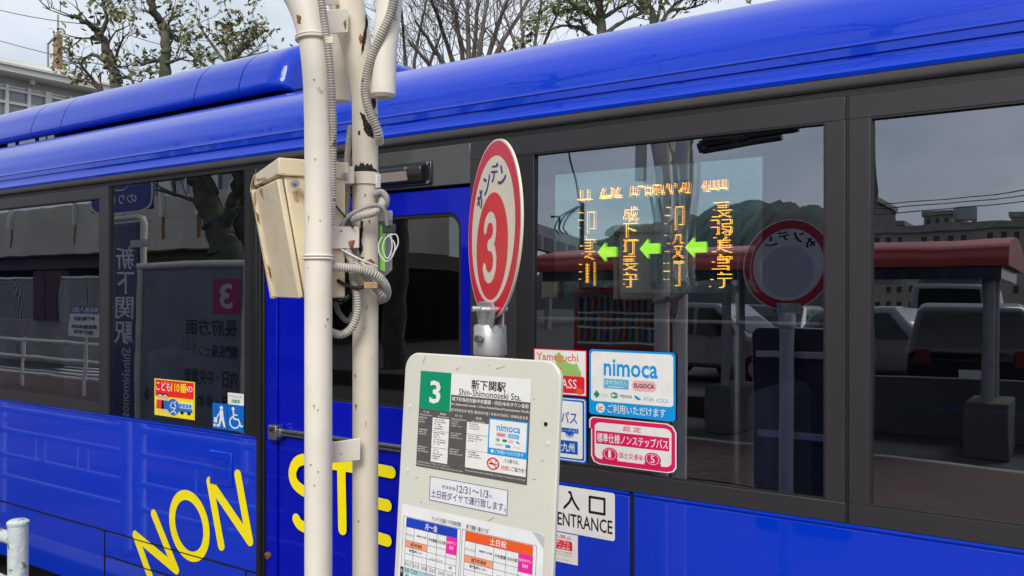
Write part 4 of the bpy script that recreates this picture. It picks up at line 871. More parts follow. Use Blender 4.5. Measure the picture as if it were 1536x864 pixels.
# timetable sheet, laminated, with the top right corner lifting
ua, va_ = BD(603.8, 753.5); ub, vb_ = BD(817, 803); va_ = (va_+vb_)/2; sw = ub-ua; vbm = va_+0.62
sx = 215; sc = sx/sw; p = Print(sx, (vbm-va_)*sc)
SH = (.78, .79, .80); HH = (vbm-va_)*sc
p.rrect(0, 0, sx, HH, 3, SH, 1).poly([(198, 0), (212, 1), (215, 4), (215, 16), (208, 9)], (.50, .51, .54), 1.5)
GL = (.10, .10, .13); BLU = (.01, .05, .50); ORG = (.82, .10, .02); MAG = (.80, .02, .35); SAL = (.85, .33, .17); TEA = (.33, .58, .62)
p.text('サンデン交通バス予定時刻表', 51, 7, 97, 12.5, BLK, 3, .01).text('新下関駅 3番のりば', 105, 7.5, 138, 13, BLK, 3, .01)
def table(x0, w, col, title, y0=15):
    k = w/83
    p.rect(x0, y0, x0+w, y0+11, col, 3).text(title, x0+w*.38, y0+2, x0+w*.62, y0+9.5, WHT, 4, .03)
    p.rect(x0+w*.80, y0+11, x0+w, y0+31, MAG, 3).text('ゆめタウン', x0+w*.815, y0+16, x0+w*.985, y0+19.5, WHT, 4, .01).text('長府', x0+w*.86, y0+21.5, x0+w*.94, y0+25.5, WHT, 4, .01)
    p.rect(x0, y0+27, x0+w*.44, y0+35, SAL, 3).text('城下町長府', x0+w*.11, y0+29, x0+w*.34, y0+33.5, BLK, 4, .02)
    p.text('マリンランド', x0+1, y0+19, x0+w*.17, y0+22, BLK, 4).text('御裳川方面', x0+w*.2, y0+18, x0+w*.42, y0+23, BLK, 4, .01).text('中央霊園', x0+w*.46, y0+18, x0+w*.62, y0+22, BLK, 4, .01).text('内日河原', x0+w*.64, y0+18, x0+w*.79, y0+22, BLK, 4, .01)
    p.text('関門医療センター', x0+w*.09, y0+37, x0+w*.36, y0+40.5, BLK, 4, .01).text('ヘルシーランド', x0+w*.5, y0+40, x0+w*.74, y0+43.5, BLK, 4).text('長府', x0+w*.87, y0+45, x0+w*.93, y0+48, BLK, 4, .01)
    for i, t in enumerate(['【①】', '【①】', '【③④】', '【⑥】', '【③⑥】', '【②③】']): p.text(t, x0+w*(.02+.165*i), y0+53, x0+w*(.02+.165*i)+9, y0+57.5, BLK, 4)
    for y in (y0+11, y0+27, y0+35, y0+43, y0+51, y0+60): p.rect(x0, y, x0+w*.8 if y < y0+31 else x0+w, y+.45, GL, 3.5)
    for f_ in (0, .165, .44, .62, .80, 1): p.rect(x0+w*f_, y0+(11 if f_ in (0, .165, .44, .62, 1, .8) else 0), x0+w*f_+.45, y0+300, GL, 3.6)
    yy = y0+60; h = 6
    while yy < HH-10:
        if int((yy-y0-60)/6) % 2 == 0: p.rect(x0+.5, yy+.5, x0+w-.5, yy+h, TEA, 3)
        for i in range(6):
            if rp_.random() < .6: p.text('%02d' % rp_.randint(0, 59), x0+w*(.03+.165*i), yy+1, x0+w*(.03+.165*i)+6, yy+5, BLK, 4)
        yy += h
    p.rect(x0-6, y0+60, x0-1, HH-12, BLK, 3); yy = y0+62; hr = 6
    while yy < HH-20: p.text(str(hr), x0-5, yy, x0-2, yy+5, WHT, 4); yy += 12; hr += 1
table(9, 83, BLU, '月～金'); table(104, 97, ORG, '土日祝')
p.frame(4, 14, 97, HH-10, .5, GL, 3).frame(99, 14, 206, HH-10, .5, GL, 3)
sheet_fr = lambda a, b, w: bpt(ua+sw*a, va_+(vbm-va_)*b, .0008+w)
p.build('timetable_sheet', sheet_fr, board, step=.00018)
# scratches on the enamel
for i, (x0_, y0_, x1_, y1_) in enumerate([(634, 545, 640, 533), (684, 555, 690, 551), (747, 553, 758, 549), (733, 547, 735, 549), (744, 554, 747, 552), (623, 716, 628, 718), (733, 781, 742, 776), (630, 752, 634, 755), (799, 720, 805, 718), (800, 598, 803, 600), (812, 690, 816, 692)]):
    u0, v0 = BD(x0_, y0_); u1, v1 = BD(x1_, y1_); mb = MB(); du, dv_ = u1-u0, v1-v0; l = math.hypot(du, dv_); nx, ny = -dv_/l*.0007, du/l*.0007
    mb.add([bpt(u0-nx, v0-ny, .0004), bpt(u1-nx*.4, v1-ny*.4, .0004), bpt(u1+nx*.4, v1+ny*.4, .0004), bpt(u0+nx, v0+ny, .0004)], [(0, 1, 2, 3)], mat('scratch', (.2, .19, .16), .7)); mb.build('scratch', board, fix=False)

# ================================================================== GROUND
def sheet(name, x0, x1, y0, y1, z, m): return struct(MB().add([(x0, y0, z), (x1, y0, z), (x1, y1, z), (x0, y1, z)], [(0, 1, 2, 3)], m).build(name, fix=False))
sheet('ground', -900, 900, -900, 900, 0.0, ASPH)
BRICKC = [mat('paving_brick_red', (.11, .055, .042), .8, vary=.2, vscale=3, bump=.3, bscale=60), mat('paving_brick_dark', (.075, .04, .034), .8, vary=.2, vscale=3, bump=.3, bscale=60), mat('paving_brick_brown', (.09, .06, .045), .8, vary=.2, vscale=3)]
PAV = mat('pavement_brick', (.16, .085, .065), .85, vary=.3, vscale=2.5, bump=.3, bscale=30)
t = PAV.node_tree; bt = t.nodes.new('ShaderNodeTexBrick'); co = t.nodes.new('ShaderNodeTexCoord'); bt.inputs['Color1'].default_value = (.11, .055, .042, 1); bt.inputs['Color2'].default_value = (.075, .042, .034, 1); bt.inputs['Mortar'].default_value = (.03, .024, .02, 1); bt.inputs['Scale'].default_value = 1; bt.inputs['Brick Width'].default_value = .2; bt.inputs['Row Height'].default_value = .1; bt.inputs['Mortar Size'].default_value = .005
t.links.new(co.outputs['Object'], bt.inputs['Vector']); t.links.new(bt.outputs['Color'], t.nodes['Principled BSDF'].inputs['Base Color'])
struct(MB().box((-40, -7.2, 0), (8, -0.62, .146), PAV).build('pavement'))
struct(MB().box((-40, -0.62, 0), (8, -0.47, .15), CONC).build('kerb', bevel=.015)); struct(MB().box((-60, -7.35, 0), (30, -7.2, .15), CONC).build('kerb', bevel=.015))
pav = [o for o in C.objects if o.name == 'pavement'][0]
pm = []
for m in BRICKC:
    mb = MB().box((-.0965, -.0465, 0), (.0965, .0465, .012), m); o = mb.build('paver', bevel=0); pm.append(o.data); bpy.data.objects.remove(o)
rb = random.Random(2); q = R(1075, 705, -5.0); k = 0
for j in range(17):
    for i in range(17):
        o = bpy.data.objects.new('paver', rb.choice(pm)); C.objects.link(o); o.parent = pav
        o.location = (q.x-2.75+i*.2+(.1 if j % 2 else 0), -4.1-j*.1-.9, .145+rb.uniform(0, .002)); k += 1

# ================================================================== RAILING (real, left edge; mirrored in the blue paint)
RAILP = mat('peeling_pale_paint', (.60, .68, .68), .5, vary=.1, vscale=20, bump=.5, bscale=40, dirt=(.22, .20, .18), dscale=9, dthr=.60, dsoft=.02)
pc_ = Z(27, 435, 2.85); ry = pc_.y; px_ = [pc_.x, pc_.x-1.75, pc_.x-1.90, pc_.x-3.45]
rl = None
def railing(xa, xb, label):
    r = thing('railing', label, 'railing', ((xa+xb)/2, ry, .146), 'sections of pavement railing')
    for x in (xa, xb):
        mb = MB(); top = pz(27, 784, 2.85).z; mb.tube([(x, ry, .146), (x, ry, top-.004)], .031, RAILP, 20); mb.build('post', r)
        mb = MB(); mb.tube([(x, ry, top-.004), (x, ry, top+.004), (x, ry, top+.010)], [.034, .034, .026], RAILP, 20); mb.build('post_cap', r)
    for z, rad in ((.885, .021), (.735, .017), (.56, .017), (.41, .017)):
        MB().tube([(xa, ry, z), (xb, ry, z)], rad, RAILP, 14).build('rail', r)
    for f_ in (.28, .36, .62, .70):
        x = xa+(xb-xa)*f_; MB().tube([(x, ry, .56), (x, ry, .735)], .009, RAILP, 8).build('baluster', r)
    MB().box((xa-.16 if xa > xb else xa+.05, ry-.038, .90), (xa-.10 if xa > xb else xa+.11, ry-.012, .955), mat('orange_reflector', (.75, .12, .02), .2, coat=1)).build('reflector', r)
    return r
railing(px_[0], px_[1], 'peeling pale painted railing end post at the lower left corner beside the bus')
railing(px_[2], px_[3], 'further left section of pale railing mirrored in the blue bus side')

# ================================================================== TREES
def branch_tree(name, label, cat, limbs, bark, leaf=None, nleaf=0, lsize=.06, spread=.35, seed=1, group=None, twigs=14, loc=None, dark=None, tw=1.0, droop=0.0, lump=10, rsc=1.0):
    rd = random.Random(seed); base = limbs[0][0][0]
    t = thing(name, label, cat, (base[0], base[1], max(0, base[2]) if loc is None else loc), group)
    mb = MB(); tips = []; side = []
    for pts, r0, r1 in limbs:
        r0 *= rsc; r1 *= rsc
        sp_ = spline(pts, 7); k = len(sp_); rs = [r0+(r1-r0)*i/(k-1) for i in range(k)]
        rs = [r*(1+.10*rd.uniform(-1, 1)) for r in rs]
        sp_ = [p+Vector((rd.uniform(-1, 1), rd.uniform(-1, 1), rd.uniform(-1, 1)))*r0*.16 for p in sp_]
        mb.tube(sp_, rs, bark, 10)
        for _ in range(twigs):
            i = rd.randint(int(k*.35), k-1); side.append((sp_[i], (sp_[min(i+1, k-1)]-sp_[max(i-1, 0)]).normalized(), rs[i]))
        tips.append(sp_[-1])
    tb = mb.build('trunk', t)
    tm = MB(); ends = []
    def grow(p, d, r, l, g):
        pts = [p]; q_ = p; dd = d
        for _ in range(4):
            dd = (dd+Vector((rd.uniform(-1, 1), rd.uniform(-1, 1), rd.uniform(-.8, 1-droop)))*.28).normalized(); q_ = q_+dd*l/4; pts.append(q_)
        tm.tube(pts, [r*(1-.17*i) for i in range(5)], dark or bark, 5, cap=False)
        if g > 0:
            for _ in range(rd.randint(2, 3)):
                i = rd.randint(2, 4); nd = (dd+Vector((rd.uniform(-1, 1), rd.uniform(-1, 1), rd.uniform(-.6, 1)))*.75).normalized(); grow(pts[i], nd, r*.55, l*.72, g-1)
        else: ends.append(pts[-1]); 
    for p, d, r in side:
        nd = (d*.6+Vector((rd.uniform(-1, 1), rd.uniform(-1, 1), rd.uniform(-.3, 1)))).normalized(); grow(p, nd, max(.006, min(r*.4, .03))*tw, spread*(.7+.6*rd.random()), 2 if leaf is None else 1)
    struct(tm.build('twigs', t), 'stuff')
    if leaf:
        lm = MB()
        for _ in range(nleaf//lump):
            c = rd.choice(ends); 
            for _ in range(lump):
                o_ = c+Vector((rd.gauss(0, 1), rd.gauss(0, 1), rd.gauss(0, .8)))*spread*.2
                a = Vector((rd.uniform(-1, 1), rd.uniform(-1, 1), rd.uniform(-1, .6))).normalized(); b = a.orthogonal().normalized(); b = (b*math.cos(rd.random()*6)+a.cross(b)*math.sin(rd.random()*6)); s = lsize*rd.uniform(.6, 1.2)
                lm.add([o_, o_+a*s*.5+b*s*.22, o_+a*s, o_+a*s*.5-b*s*.22], [(0, 1, 2, 3)], leaf)
        struct(lm.build('crown', t, fix=False), 'stuff')
    return t
def P(px, py, d): return Z(px, py, d)
D1 = 13.0
def G(px, d): q = Z(px, 435, d); return Vector((q.x, q.y, 0))
def j(d, k): return d+k
# left evergreens, hard pruned, over the bus roof
branch_tree('evergreen_tree', 'pruned evergreen tree left of the others with a curved trunk above the bus roof', 'tree',
    [([G(186, D1), P(184, 330, D1), P(180, 190, D1), P(172, 115, D1), P(163, 80, D1-.2), P(150, 52, D1-.3), P(128, 34, D1-.5), P(105, 22, D1-.6)], .21, .05),
     ([P(176, 125, D1), P(160, 95, D1+.3), P(138, 82, D1+.4), P(120, 95, D1+.5)], .09, .03), ([P(150, 55, D1-.3), P(160, 30, D1-.4), P(158, 10, D1-.5)], .07, .03),
     ([P(182, 180, D1), P(150, 135, D1+.2), P(118, 92, D1)], .10, .03), ([P(174, 118, D1), P(196, 118, D1-.3), P(205, 150, D1-.3)], .06, .02), ([P(170, 100, D1), P(178, 72, D1-.3), P(186, 55, D1-.5)], .05, .02)], BARK, LEAF, 700, .11, .34, 11, 'trees over the bus roof at the left', 9, rsc=.55)
branch_tree('evergreen_tree', 'pruned evergreen tree with a straight forked trunk between two other trees behind the bus', 'tree',
    [([G(246, D1), P(246, 300, D1), P(246, 120, D1), P(249, 70, D1), P(243, 40, D1), P(228, 12, D1-.2), P(222, -25, D1-.3)], .19, .09),
     ([P(249, 70, D1), P(256, 50, D1+.3), P(266, 62, D1+.2), P(272, 42, D1+.2)], .06, .02), ([P(247, 90, D1), P(228, 92, D1+.3), P(214, 98, D1+.5)], .07, .02), ([P(247, 95, D1), P(265, 90, D1-.3), P(280, 85, D1-.6)], .06, .02), ([P(235, 25, D1), P(222, 18, D1), P(216, 16, D1)], .05, .02), ([P(248, 60, D1), P(256, 28, D1), P(272, 24, D1)], .04, .015)], BARK, LEAF, 560, .11, .30, 12, 'trees over the bus roof at the left', 7, rsc=.55)
branch_tree('evergreen_tree', 'pruned evergreen tree with spreading twin limbs directly behind the roof cover end', 'tree',
    [([G(338, D1), P(340, 300, D1), P(342, 120, D1), P(352, 86, D1), P(374, 62, D1), P(398, 46, D1)], .18, .05),
     ([P(344, 110, D1), P(342, 84, D1+.3), P(338, 68, D1+.3), P(346, 45, D1+.3)], .10, .03), ([P(346, 105, D1), P(318, 66, D1+.4), P(300, 40, D1+.5), P(298, 32, D1+.5)], .05, .02), ([P(344, 112, D1), P(310, 100, D1+.3), P(288, 82, D1+.3), P(280, 75, D1)], .07, .02), ([P(352, 90, D1), P(378, 84, D1-.3), P(402, 76, D1-.5)], .06, .02), ([P(338, 68, D1+.3), P(352, 58, D1), P(362, 50, D1)], .04, .015)], BARK, LEAF, 620, .11, .30, 13, 'trees over the bus roof at the left', 7, rsc=.55)
# bare winter trees in the middle
D2 = 15.0
def fan(cx, base, tops, d, r0, r1):
    L_ = [([G(cx, d), P(cx, 350, d), P(cx, base, d)], r0*1.4, r0)]
    for tx, ty, mx_, my_ in tops: L_.append(([P(cx, base, d), P(mx_, my_, d+random.uniform(-.5, .5)), P(tx, ty, d+random.uniform(-1, 1))], r0*.62, r1))
    return L_
branch_tree('bare_tree', 'leafless winter tree with fine fanned branches right of the cream posts', 'tree',
    fan(705, 175, [(622, 30, 665, 95), (640, -20, 672, 70), (672, -30, 690, 60), (700, -40, 702, 60), (735, -30, 722, 60), (770, -25, 740, 60), (800, -10, 748, 75), (612, 60, 655, 110), (720, -40, 712, 70)], D2, .10, .022), BARKD, None, 0, 0, 1.25, 21, 'bare trees behind the bus', 11, dark=BARKD, tw=.65)
branch_tree('bare_tree', 'smaller leafless winter tree partly hidden by the cream posts', 'tree',
    fan(612, 190, [(575, 30, 598, 110), (600, -10, 607, 80), (640, 0, 622, 90), (665, 40, 640, 110)], D2+5, .10, .02), BARKD, None, 0, 0, 1.3, 22, 'bare trees behind the bus', 10, dark=BARKD, tw=.55)
branch_tree('bare_tree', 'leafless winter tree whose twigs meet the leafy tree above the roof', 'tree',
    fan(790, 140, [(745, -10, 770, 60), (780, -30, 784, 50), (815, -20, 805, 50), (840, 10, 815, 70), (730, 40, 760, 80)], D2+6, .10, .02), BARKD, None, 0, 0, 1.3, 23, 'bare trees behind the bus', 10, dark=BARKD, tw=.55)
D3 = 16.0
branch_tree('leafy_tree', 'leafy tree with pale green sprigs and crooked limbs behind the bus roof', 'tree',
    [([G(905, D3), P(905, 300, D3), P(903, 60, D3), P(899, 20, D3), P(896, -20, D3)], .20, .10), ([P(902, 40, D3), P(880, 20, D3), P(858, 6, D3), P(846, -6, D3)], .09, .03), ([P(900, 30, D3), P(925, 14, D3), P(950, 0, D3)], .08, .03),
     ([P(904, 70, D3), P(868, 42, D3+.5), P(836, 40, D3+.5), P(818, 52, D3+.5)], .06, .02), ([P(903, 60, D3), P(880, 48, D3), P(872, 36, D3)], .05, .02), ([P(902, 55, D3), P(935, 32, D3), P(965, 20, D3)], .08, .03)], BARK, LEAF2, 1500, .16, .50, 31, 'leafy trees behind the bus', 8, rsc=.6)
branch_tree('leafy_tree', 'leafy tree with a denser olive crown at the far right of the roof line', 'tree',
    [([G(985, D3+1), P(985, 300, D3+1), P(980, 40, D3+1), P(965, 10, D3+1), P(950, -20, D3+1)], .18, .08), ([P(982, 50, D3+1), P(1005, 15, D3+1), P(1030, -5, D3+1)], .08, .03), ([P(982, 45, D3+1), P(990, 10, D3+1), P(992, -20, D3+1)], .07, .03), ([P(1005, 15, D3+1), P(1035, 12, D3+1), P(1055, 6, D3+1)], .05, .02)], BARK, LEAF, 1900, .16, .60, 32, 'leafy trees behind the bus', 8, rsc=.6)

# ================================================================== STATION BEHIND THE BUS, LEFT
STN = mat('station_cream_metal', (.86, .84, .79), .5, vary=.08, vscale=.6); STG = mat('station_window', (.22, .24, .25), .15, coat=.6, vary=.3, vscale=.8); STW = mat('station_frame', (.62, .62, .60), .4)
st = None; D4 = 34
def sx_(px, py, d): return Z(px, py, d)
# building face runs parallel to the bus: plane y = YS
YS = 26.0
XS = -30.0
def AX(px, py): d = ray(px, py); return CAM+d*((XS-CAM.x)/d.x)
z_roof, z_fb, z_wt, z_wb = AX(0, 88).z, AX(0, 108).z, AX(0, 122).z, AX(0, 180).z; ya_, yb_ = AX(-260, 435).y, AX(205, 435).y
stn = thing('station_building', 'long pale station building with a window band and layered roof edge behind the trees', 'building', (XS-4, (ya_+yb_)/2, 0))
MB().box((XS-12, ya_, 0), (XS-.35, yb_-.1, z_wt), STN).build('wall', stn)
MB().box((XS-.34, ya_+.2, z_wb-.4), (XS-.30, yb_-.2, z_wt-.05), STG).build('window_band', stn)
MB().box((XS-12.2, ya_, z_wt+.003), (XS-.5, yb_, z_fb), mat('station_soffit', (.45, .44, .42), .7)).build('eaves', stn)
h_ = z_roof-z_fb
MB().box((XS-12.3, ya_, z_fb+.003), (XS+.35, yb_+.35, z_fb+h_*.42), STN).build('roof', stn); MB().box((XS-12.3, ya_, z_fb+h_*.42+.003), (XS+.46, yb_+.42, z_fb+h_*.60), STW).build('gutter', stn); MB().box((XS-12.3, ya_, z_fb+h_*.6+.003), (XS+.25, yb_+.2, z_roof), STN).build('roof', stn)
y = yb_-.2; k_ = 0
while y > ya_+1:
    wd_ = .10 if k_ % 4 else .22
    MB().box((XS-.29, y-wd_, z_wb-.5), (XS-.18, y, z_wt-.001), STW).build('mullion', stn); y -= .72; k_ += 1
for zz_ in (z_wt-.2, (z_wt+z_wb)/2, z_wb): MB().box((XS-.295, ya_+.2, zz_), (XS-.22, yb_-.2, zz_+.09), STW).build('transom', stn)
for k_ in range(5): c_ = Vector((XS-.1, yb_-1.6-k_*2.2, z_wt+.12)); MB().tube([c_+UP*.25, c_], .09, STW, 10).build('eaves_lamp', stn)
# mast and line poles above the station
RST = mat('rust_brown_steel', (.33, .20, .13), .7, vary=.3)
cat_m = thing('line_mast', 'rust brown steel mast with grey cable bracket rising above the station roof', 'mast', (B(87, 50, YS+4).x, YS+4, 0))
q0, q1 = B(87, 105, YS+4), B(87, 52, YS+4); MB().box((q0.x-.28, YS+3.8, 0), (q0.x+.28, YS+4.2, q1.z), RST).build('mast_post', cat_m)
MB().tube([B(72, 100, YS+3.7), B(72, 66, YS+3.7), B(84, 54, YS+3.7)], .08, GREYC, 8).build('bracket', cat_m); MB().tube([B(87, 52, YS+4), B(87, 22, YS+4)], .07, GREYC, 8).build('lightning_rod', cat_m)
def wire(label, a, b, sag=.6, r=.02, cat='wire', grp=None):
    pts = [a.lerp(b, i/16)-UP*sag*4*(i/16)*(1-i/16) for i in range(17)]; o = MB().tube(pts, r, DARK if grp is None else GREYC, 6).build('overhead_wire'); tag(o, label, 'cable', grp); return o
wire('upper overhead wire crossing the sky at the top left corner', B(-60, -2, YS), B(150, 38, YS), .3, .028)
wire('lower overhead wire passing behind the trees above the station', B(-60, 42, YS), B(480, 130, YS), .8, .028)
wire('middle overhead wire crossing behind the two left trees', B(150, 38, YS+8), B(500, 115, YS+8), .5, .028)

# ================================================================== WHAT STANDS BEHIND THE CAMERA, SEEN IN THE GLASS
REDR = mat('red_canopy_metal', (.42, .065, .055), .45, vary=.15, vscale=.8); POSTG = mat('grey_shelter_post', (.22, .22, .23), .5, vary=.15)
def wx(px, Y): return R(px, 430, Y).x
# long red bus canopy across the road
YC = -8.6; a, b = R(1512, 358, YC), R(798, 386, YC); zt_c = (a.z+b.z)/2; zb_c = (R(1500, 396, YC).z+R(800, 409, YC).z)/2
can = thing('red_canopy', 'long red shelter canopy on grey posts mirrored in the bus windows', 'canopy', ((a.x+b.x)/2, YC, 0))
pr = [(p.x, p.y) for p in spline([Vector(v) for v in ((YC, zb_c, 0), (YC+.02, zb_c+.1, 0), (YC-.02, zt_c-.1, 0), (YC-.15, zt_c, 0), (YC-1.2, zt_c+.12, 0), (YC-2.4, zt_c, 0), (YC-2.55, zb_c, 0))], 4)]
MB().prism(pr, b.x, a.x, REDR, lambda u, v, w: Vector((w, u, v))).build('roof', can)
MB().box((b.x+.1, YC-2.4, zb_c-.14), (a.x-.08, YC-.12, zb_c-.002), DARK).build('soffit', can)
x = a.x-.22
while x > b.x:
    for yy in (YC-.35, YC-.9): MB().tube([(x, yy, .2), (x, yy, zb_c)], .065, POSTG, 14).build('post', can)
    MB().box((x-.22, YC-1.1, 0), (x+.22, YC-.15, .62), mat('shaded_concrete', (.085, .08, .078), .9, vary=.3, vscale=2)).build('post_base', can, bevel=.02); x -= 3.1  # shade under the canopy is put into this darker concrete colour
# wall and raised car park
struct(MB().box((-60, -60, 0), (30, -10.4, .28), ASPH).build('car_park'))
lw = MB().box((-3.6, -10.4, 0), (30, -10.15, .78), mat('shaded_concrete', (.085, .08, .078), .9, vary=.3, vscale=2)).build('low_wall', bevel=.02); tag(lw, 'low grey concrete wall in front of the parked cars', 'wall')
CARG = mat('car_glass', (.012, .022, .02), .08, spec=.35)
def car(x, y, rz, col, label, van=False, L_=3.9, H_=1.5):
    t = thing('parked_car', label, 'car', (x, y, .28), 'cars parked beyond the canopy'); cp = mat('car_paint_%s' % str(col), col, .35, metal=.1, coat=.35, spec=.3)
    Wd = 1.66; hb = .82 if not van else .95
    if van: pf = [(-L_/2, .25), (-L_/2, H_-.12), (-L_/2+.1, H_), (L_/2-.9, H_), (L_/2-.25, hb), (L_/2, hb-.12), (L_/2, .25)]
    else: pf = [(-L_/2, .28), (-L_/2, .78), (-L_/2+.18, hb+.06), (-L_/2+.55, H_-.07), (-L_/2+.9, H_), (L_/2-1.6, H_), (L_/2-.95, hb+.08), (L_/2-.1, hb-.14), (L_/2, .6), (L_/2, .28)]
    mb = MB(); k = len(pf)
    def wd(z): return Wd/2*(1 if z < hb else 1-.16*(z-hb)/(H_-hb))
    vs = [(px__, -wd(z), z) for px__, z in pf]+[(px__, wd(z), z) for px__, z in pf]
    mb.add(vs, [tuple(range(k)), tuple(range(k, 2*k))]+[(i, (i+1) % k, k+(i+1) % k, k+i) for i in range(k)], cp); bd_ = mb.build('car_body', bevel=.09)
    bd_.parent = t
    g = []
    def gl(pts, off): 
        mm = MB(); n_ = (Vector(pts[1])-Vector(pts[0])).cross(Vector(pts[3])-Vector(pts[0])).normalized()*off; mm.add([Vector(v)+n_ for v in pts]+[Vector(v)-n_ for v in pts], [(0, 1, 2, 3), (7, 6, 5, 4), (0, 4, 5, 1), (1, 5, 6, 2), (2, 6, 7, 3), (3, 7, 4, 0)], CARG); o = mm.build('car_window'); o.parent = t; return o
    for s in (-1, 1):
        y0, y1 = wd(hb+.05)*s, wd(H_-.1)*s
        if van: gl([(-L_/2+.25, y0, hb+.05), (L_/2-.75, y0, hb+.05), (L_/2-1.05, y1, H_-.12), (-L_/2+.3, y1, H_-.12)], .012)
        else:
            gl([(-L_/2+.55, y0, hb+.08), (-.1, y0, hb+.08), (-.1, y1, H_-.1), (-L_/2+.95, y1, H_-.1)], .012); gl([(0, y0, hb+.08), (L_/2-1.1, y0, hb+.08), (L_/2-1.65, y1, H_-.1), (0, y1, H_-.1)], .012)
    xb0, xb1 = (-L_/2, -L_/2) if van else (-L_/2+.24, -L_/2+.58)
    gl([(xb0+.02, -.62, hb+.12), (xb0+.02, .62, hb+.12), (xb1+.01, .56, H_-.12), (xb1+.01, -.56, H_-.12)], .03)
    gl([(L_/2-1.02 if not van else L_/2-.3, -.62, hb+.12), (L_/2-1.02 if not van else L_/2-.3, .62, hb+.12), (L_/2-1.58 if not van else L_/2-.82, .56, H_-.07), (L_/2-1.58 if not van else L_/2-.82, -.56, H_-.07)], .03)
    for sx2 in (-1, 1):
        for s in (-1, 1):
            o = MB().tube([(sx2*(L_/2-.75), s*.62, .29), (sx2*(L_/2-.75), s*.84, .29)], .29, RUBBER, 20).tube([(sx2*(L_/2-.75), s*.83, .29), (sx2*(L_/2-.75), s*.855, .29)], .17, METAL, 14).build('wheel'); o.parent = t
    for s in (-1, 1):
        o = MB().box((-L_/2-.02, s*.62-.1, .62), (-L_/2+.03, s*.62+.1, .84), mat('tail_lamp', (.15, .01, .01), .3)).build('tail_lamp'); o.parent = t
        o = MB().box((L_/2-.06, s*.58-.14, .56), (L_/2+.015, s*.58+.14, .68), mat('headlamp', (.7, .7, .7), .1, coat=1)).build('headlamp'); o.parent = t
    o = MB().box((-L_/2-.03, -.17, .42), (-L_/2+.01, .17, .56), WHITEP).build('number_plate'); o.parent = t
    t.rotation_euler = (0, 0, rz); return t
PIh = math.pi/2
SIL = (.17, .18, .20)
car(wx(1455, -13.2), -13.2, -PIh-.12, (.01, .01, .012), 'black hatchback seen from behind between the canopy posts', H_=1.5)
car(wx(1350, -14.2), -14.4, .5, SIL, 'silver saloon to the left of the black hatchback', H_=1.42)
car(wx(1432, -18.5), -19.5, -PIh, (.16, .17, .18), 'grey box van standing behind the black hatchback', van=True, H_=1.95)
car(wx(1318, -17), -18, -PIh+.2, (.15, .16, .18), 'dark silver car at the left edge of the right window', H_=1.45)
car(wx(1075, -13.6), -13.6, .1, (.2, .21, .23), 'pale silver car mirrored in the middle window beside the round disc', H_=1.46)
car(wx(1150, -15.6), -16.4, PIh, (.02, .02, .022), 'black car mirrored just below the round disc', H_=1.45)
car(wx(1530, -16), -16.5, PIh, (.42, .42, .42), 'white car at the right end of the parked row', H_=1.4)
# vending machine under the canopy
YV = -9.6; a, b = wx(1000, YV), wx(862, YV); VM = mat('vending_red', (.42, .01, .02), .35, coat=.6)
vm = thing('vending_machine', 'red drinks vending machine under the canopy with rows of bottles', 'vending machine', ((a+b)/2, YV, .0))
zt_v = R(930, 432, YV).z; zs = [R(930, 470, YV).z, R(930, 512, YV).z]
MB().box((b, YV-.7, .05), (a, YV, zt_v), VM).build('cabinet', vm, bevel=.02); MB().box((b-.02, YV-.4, 0), (a+.02, YV+.02, .05), CONC).build('plinth', vm)
MB().box((b+.08, YV-.01, zs[1]-.08), (a-.08, YV+.006, zt_v-.08), mat('vending_display', (.20, .20, .22), .3)).build('display_panel', vm)
COL = [(.30, .10, .02), (.25, .02, .02), (.03, .12, .05), (.30, .22, .06), (.05, .08, .2), (.22, .22, .22)]
for r_ in range(3):
    z = zs[1]+(zt_v-.12-zs[1])*r_/3
    for i in range(13):
        x = b+.13+(a-b-.26)*i/12; o = MB().tube([(x, YV+.03, z), (x, YV+.03, z+.17), (x, YV+.03, z+.21)], [.028, .028, .012], mat('bottle_%d' % ((i+r_*2) % 6), COL[(i+r_*2) % 6], .3), 8).build('drink_bottle', vm)
    MB().box((b+.1, YV+.007, z-.045), (a-.1, YV+.06, z-.015), WHITEP).build('button_shelf', vm)
MB().box((b+.2, YV-.005, .2), (a-.2, YV+.02, .45), DARK).build('delivery_slot', vm)
# small box, catenary pole, far platform canopy, hill and flats
YB2 = -9.4; q = R(824, 428, YB2); ub_ = MB().box((q.x-.16, YB2-.2, q.z-.2), (q.x+.16, YB2, q.z+.12), BOXP).build('junction_box', bevel=.02); tag(ub_, 'small cream junction box hung on a post left of the vending machine', 'box')
pl_ = MB().tube([(q.x-.75, YB2-.1, 0), (q.x-.75, YB2-.1, 2.6)], .07, POSTG, 12).build('drain_pipe'); tag(pl_, 'grey ribbed pipe standing at the left edge of the mirrored canopy', 'pipe')
YP = -26; q = R(871, 400, YP); poleo = thing('line_pole', 'thin dark pole with curved wires and bracket arms mirrored in the window', 'pole', (q.x, YP, 0))
MB().tube([(q.x, YP, 0), (q.x, YP, R(871, 305, YP).z)], .10, DARK, 10).build('pole', poleo); 
for k_ in (0, 6, 12): MB().tube(spline([R(868-k_*.2, 310, YP), R(852-k_, 325, YP), R(844-k_, 342, YP), R(850-k_, 352, YP)], 5), .03, DARK, 6).build('jumper_wire', poleo)
MB().tube([R(826, 326, YP), R(838, 326, YP), R(838, 346, YP)], .05, DARK, 6).build('arm', poleo)
wire('single dark wire rising steeply to the top of the mirrored sky', R(868, 306, YP), R(846, 205, YP), .0, .035)
YT = -40; a, b = R(798, 333, YT), R(940, 388, YT)
pc2 = thing('platform_canopy', 'long grey station platform canopy sloping away in the mirrored distance', 'canopy', (a.x, YT, 0))
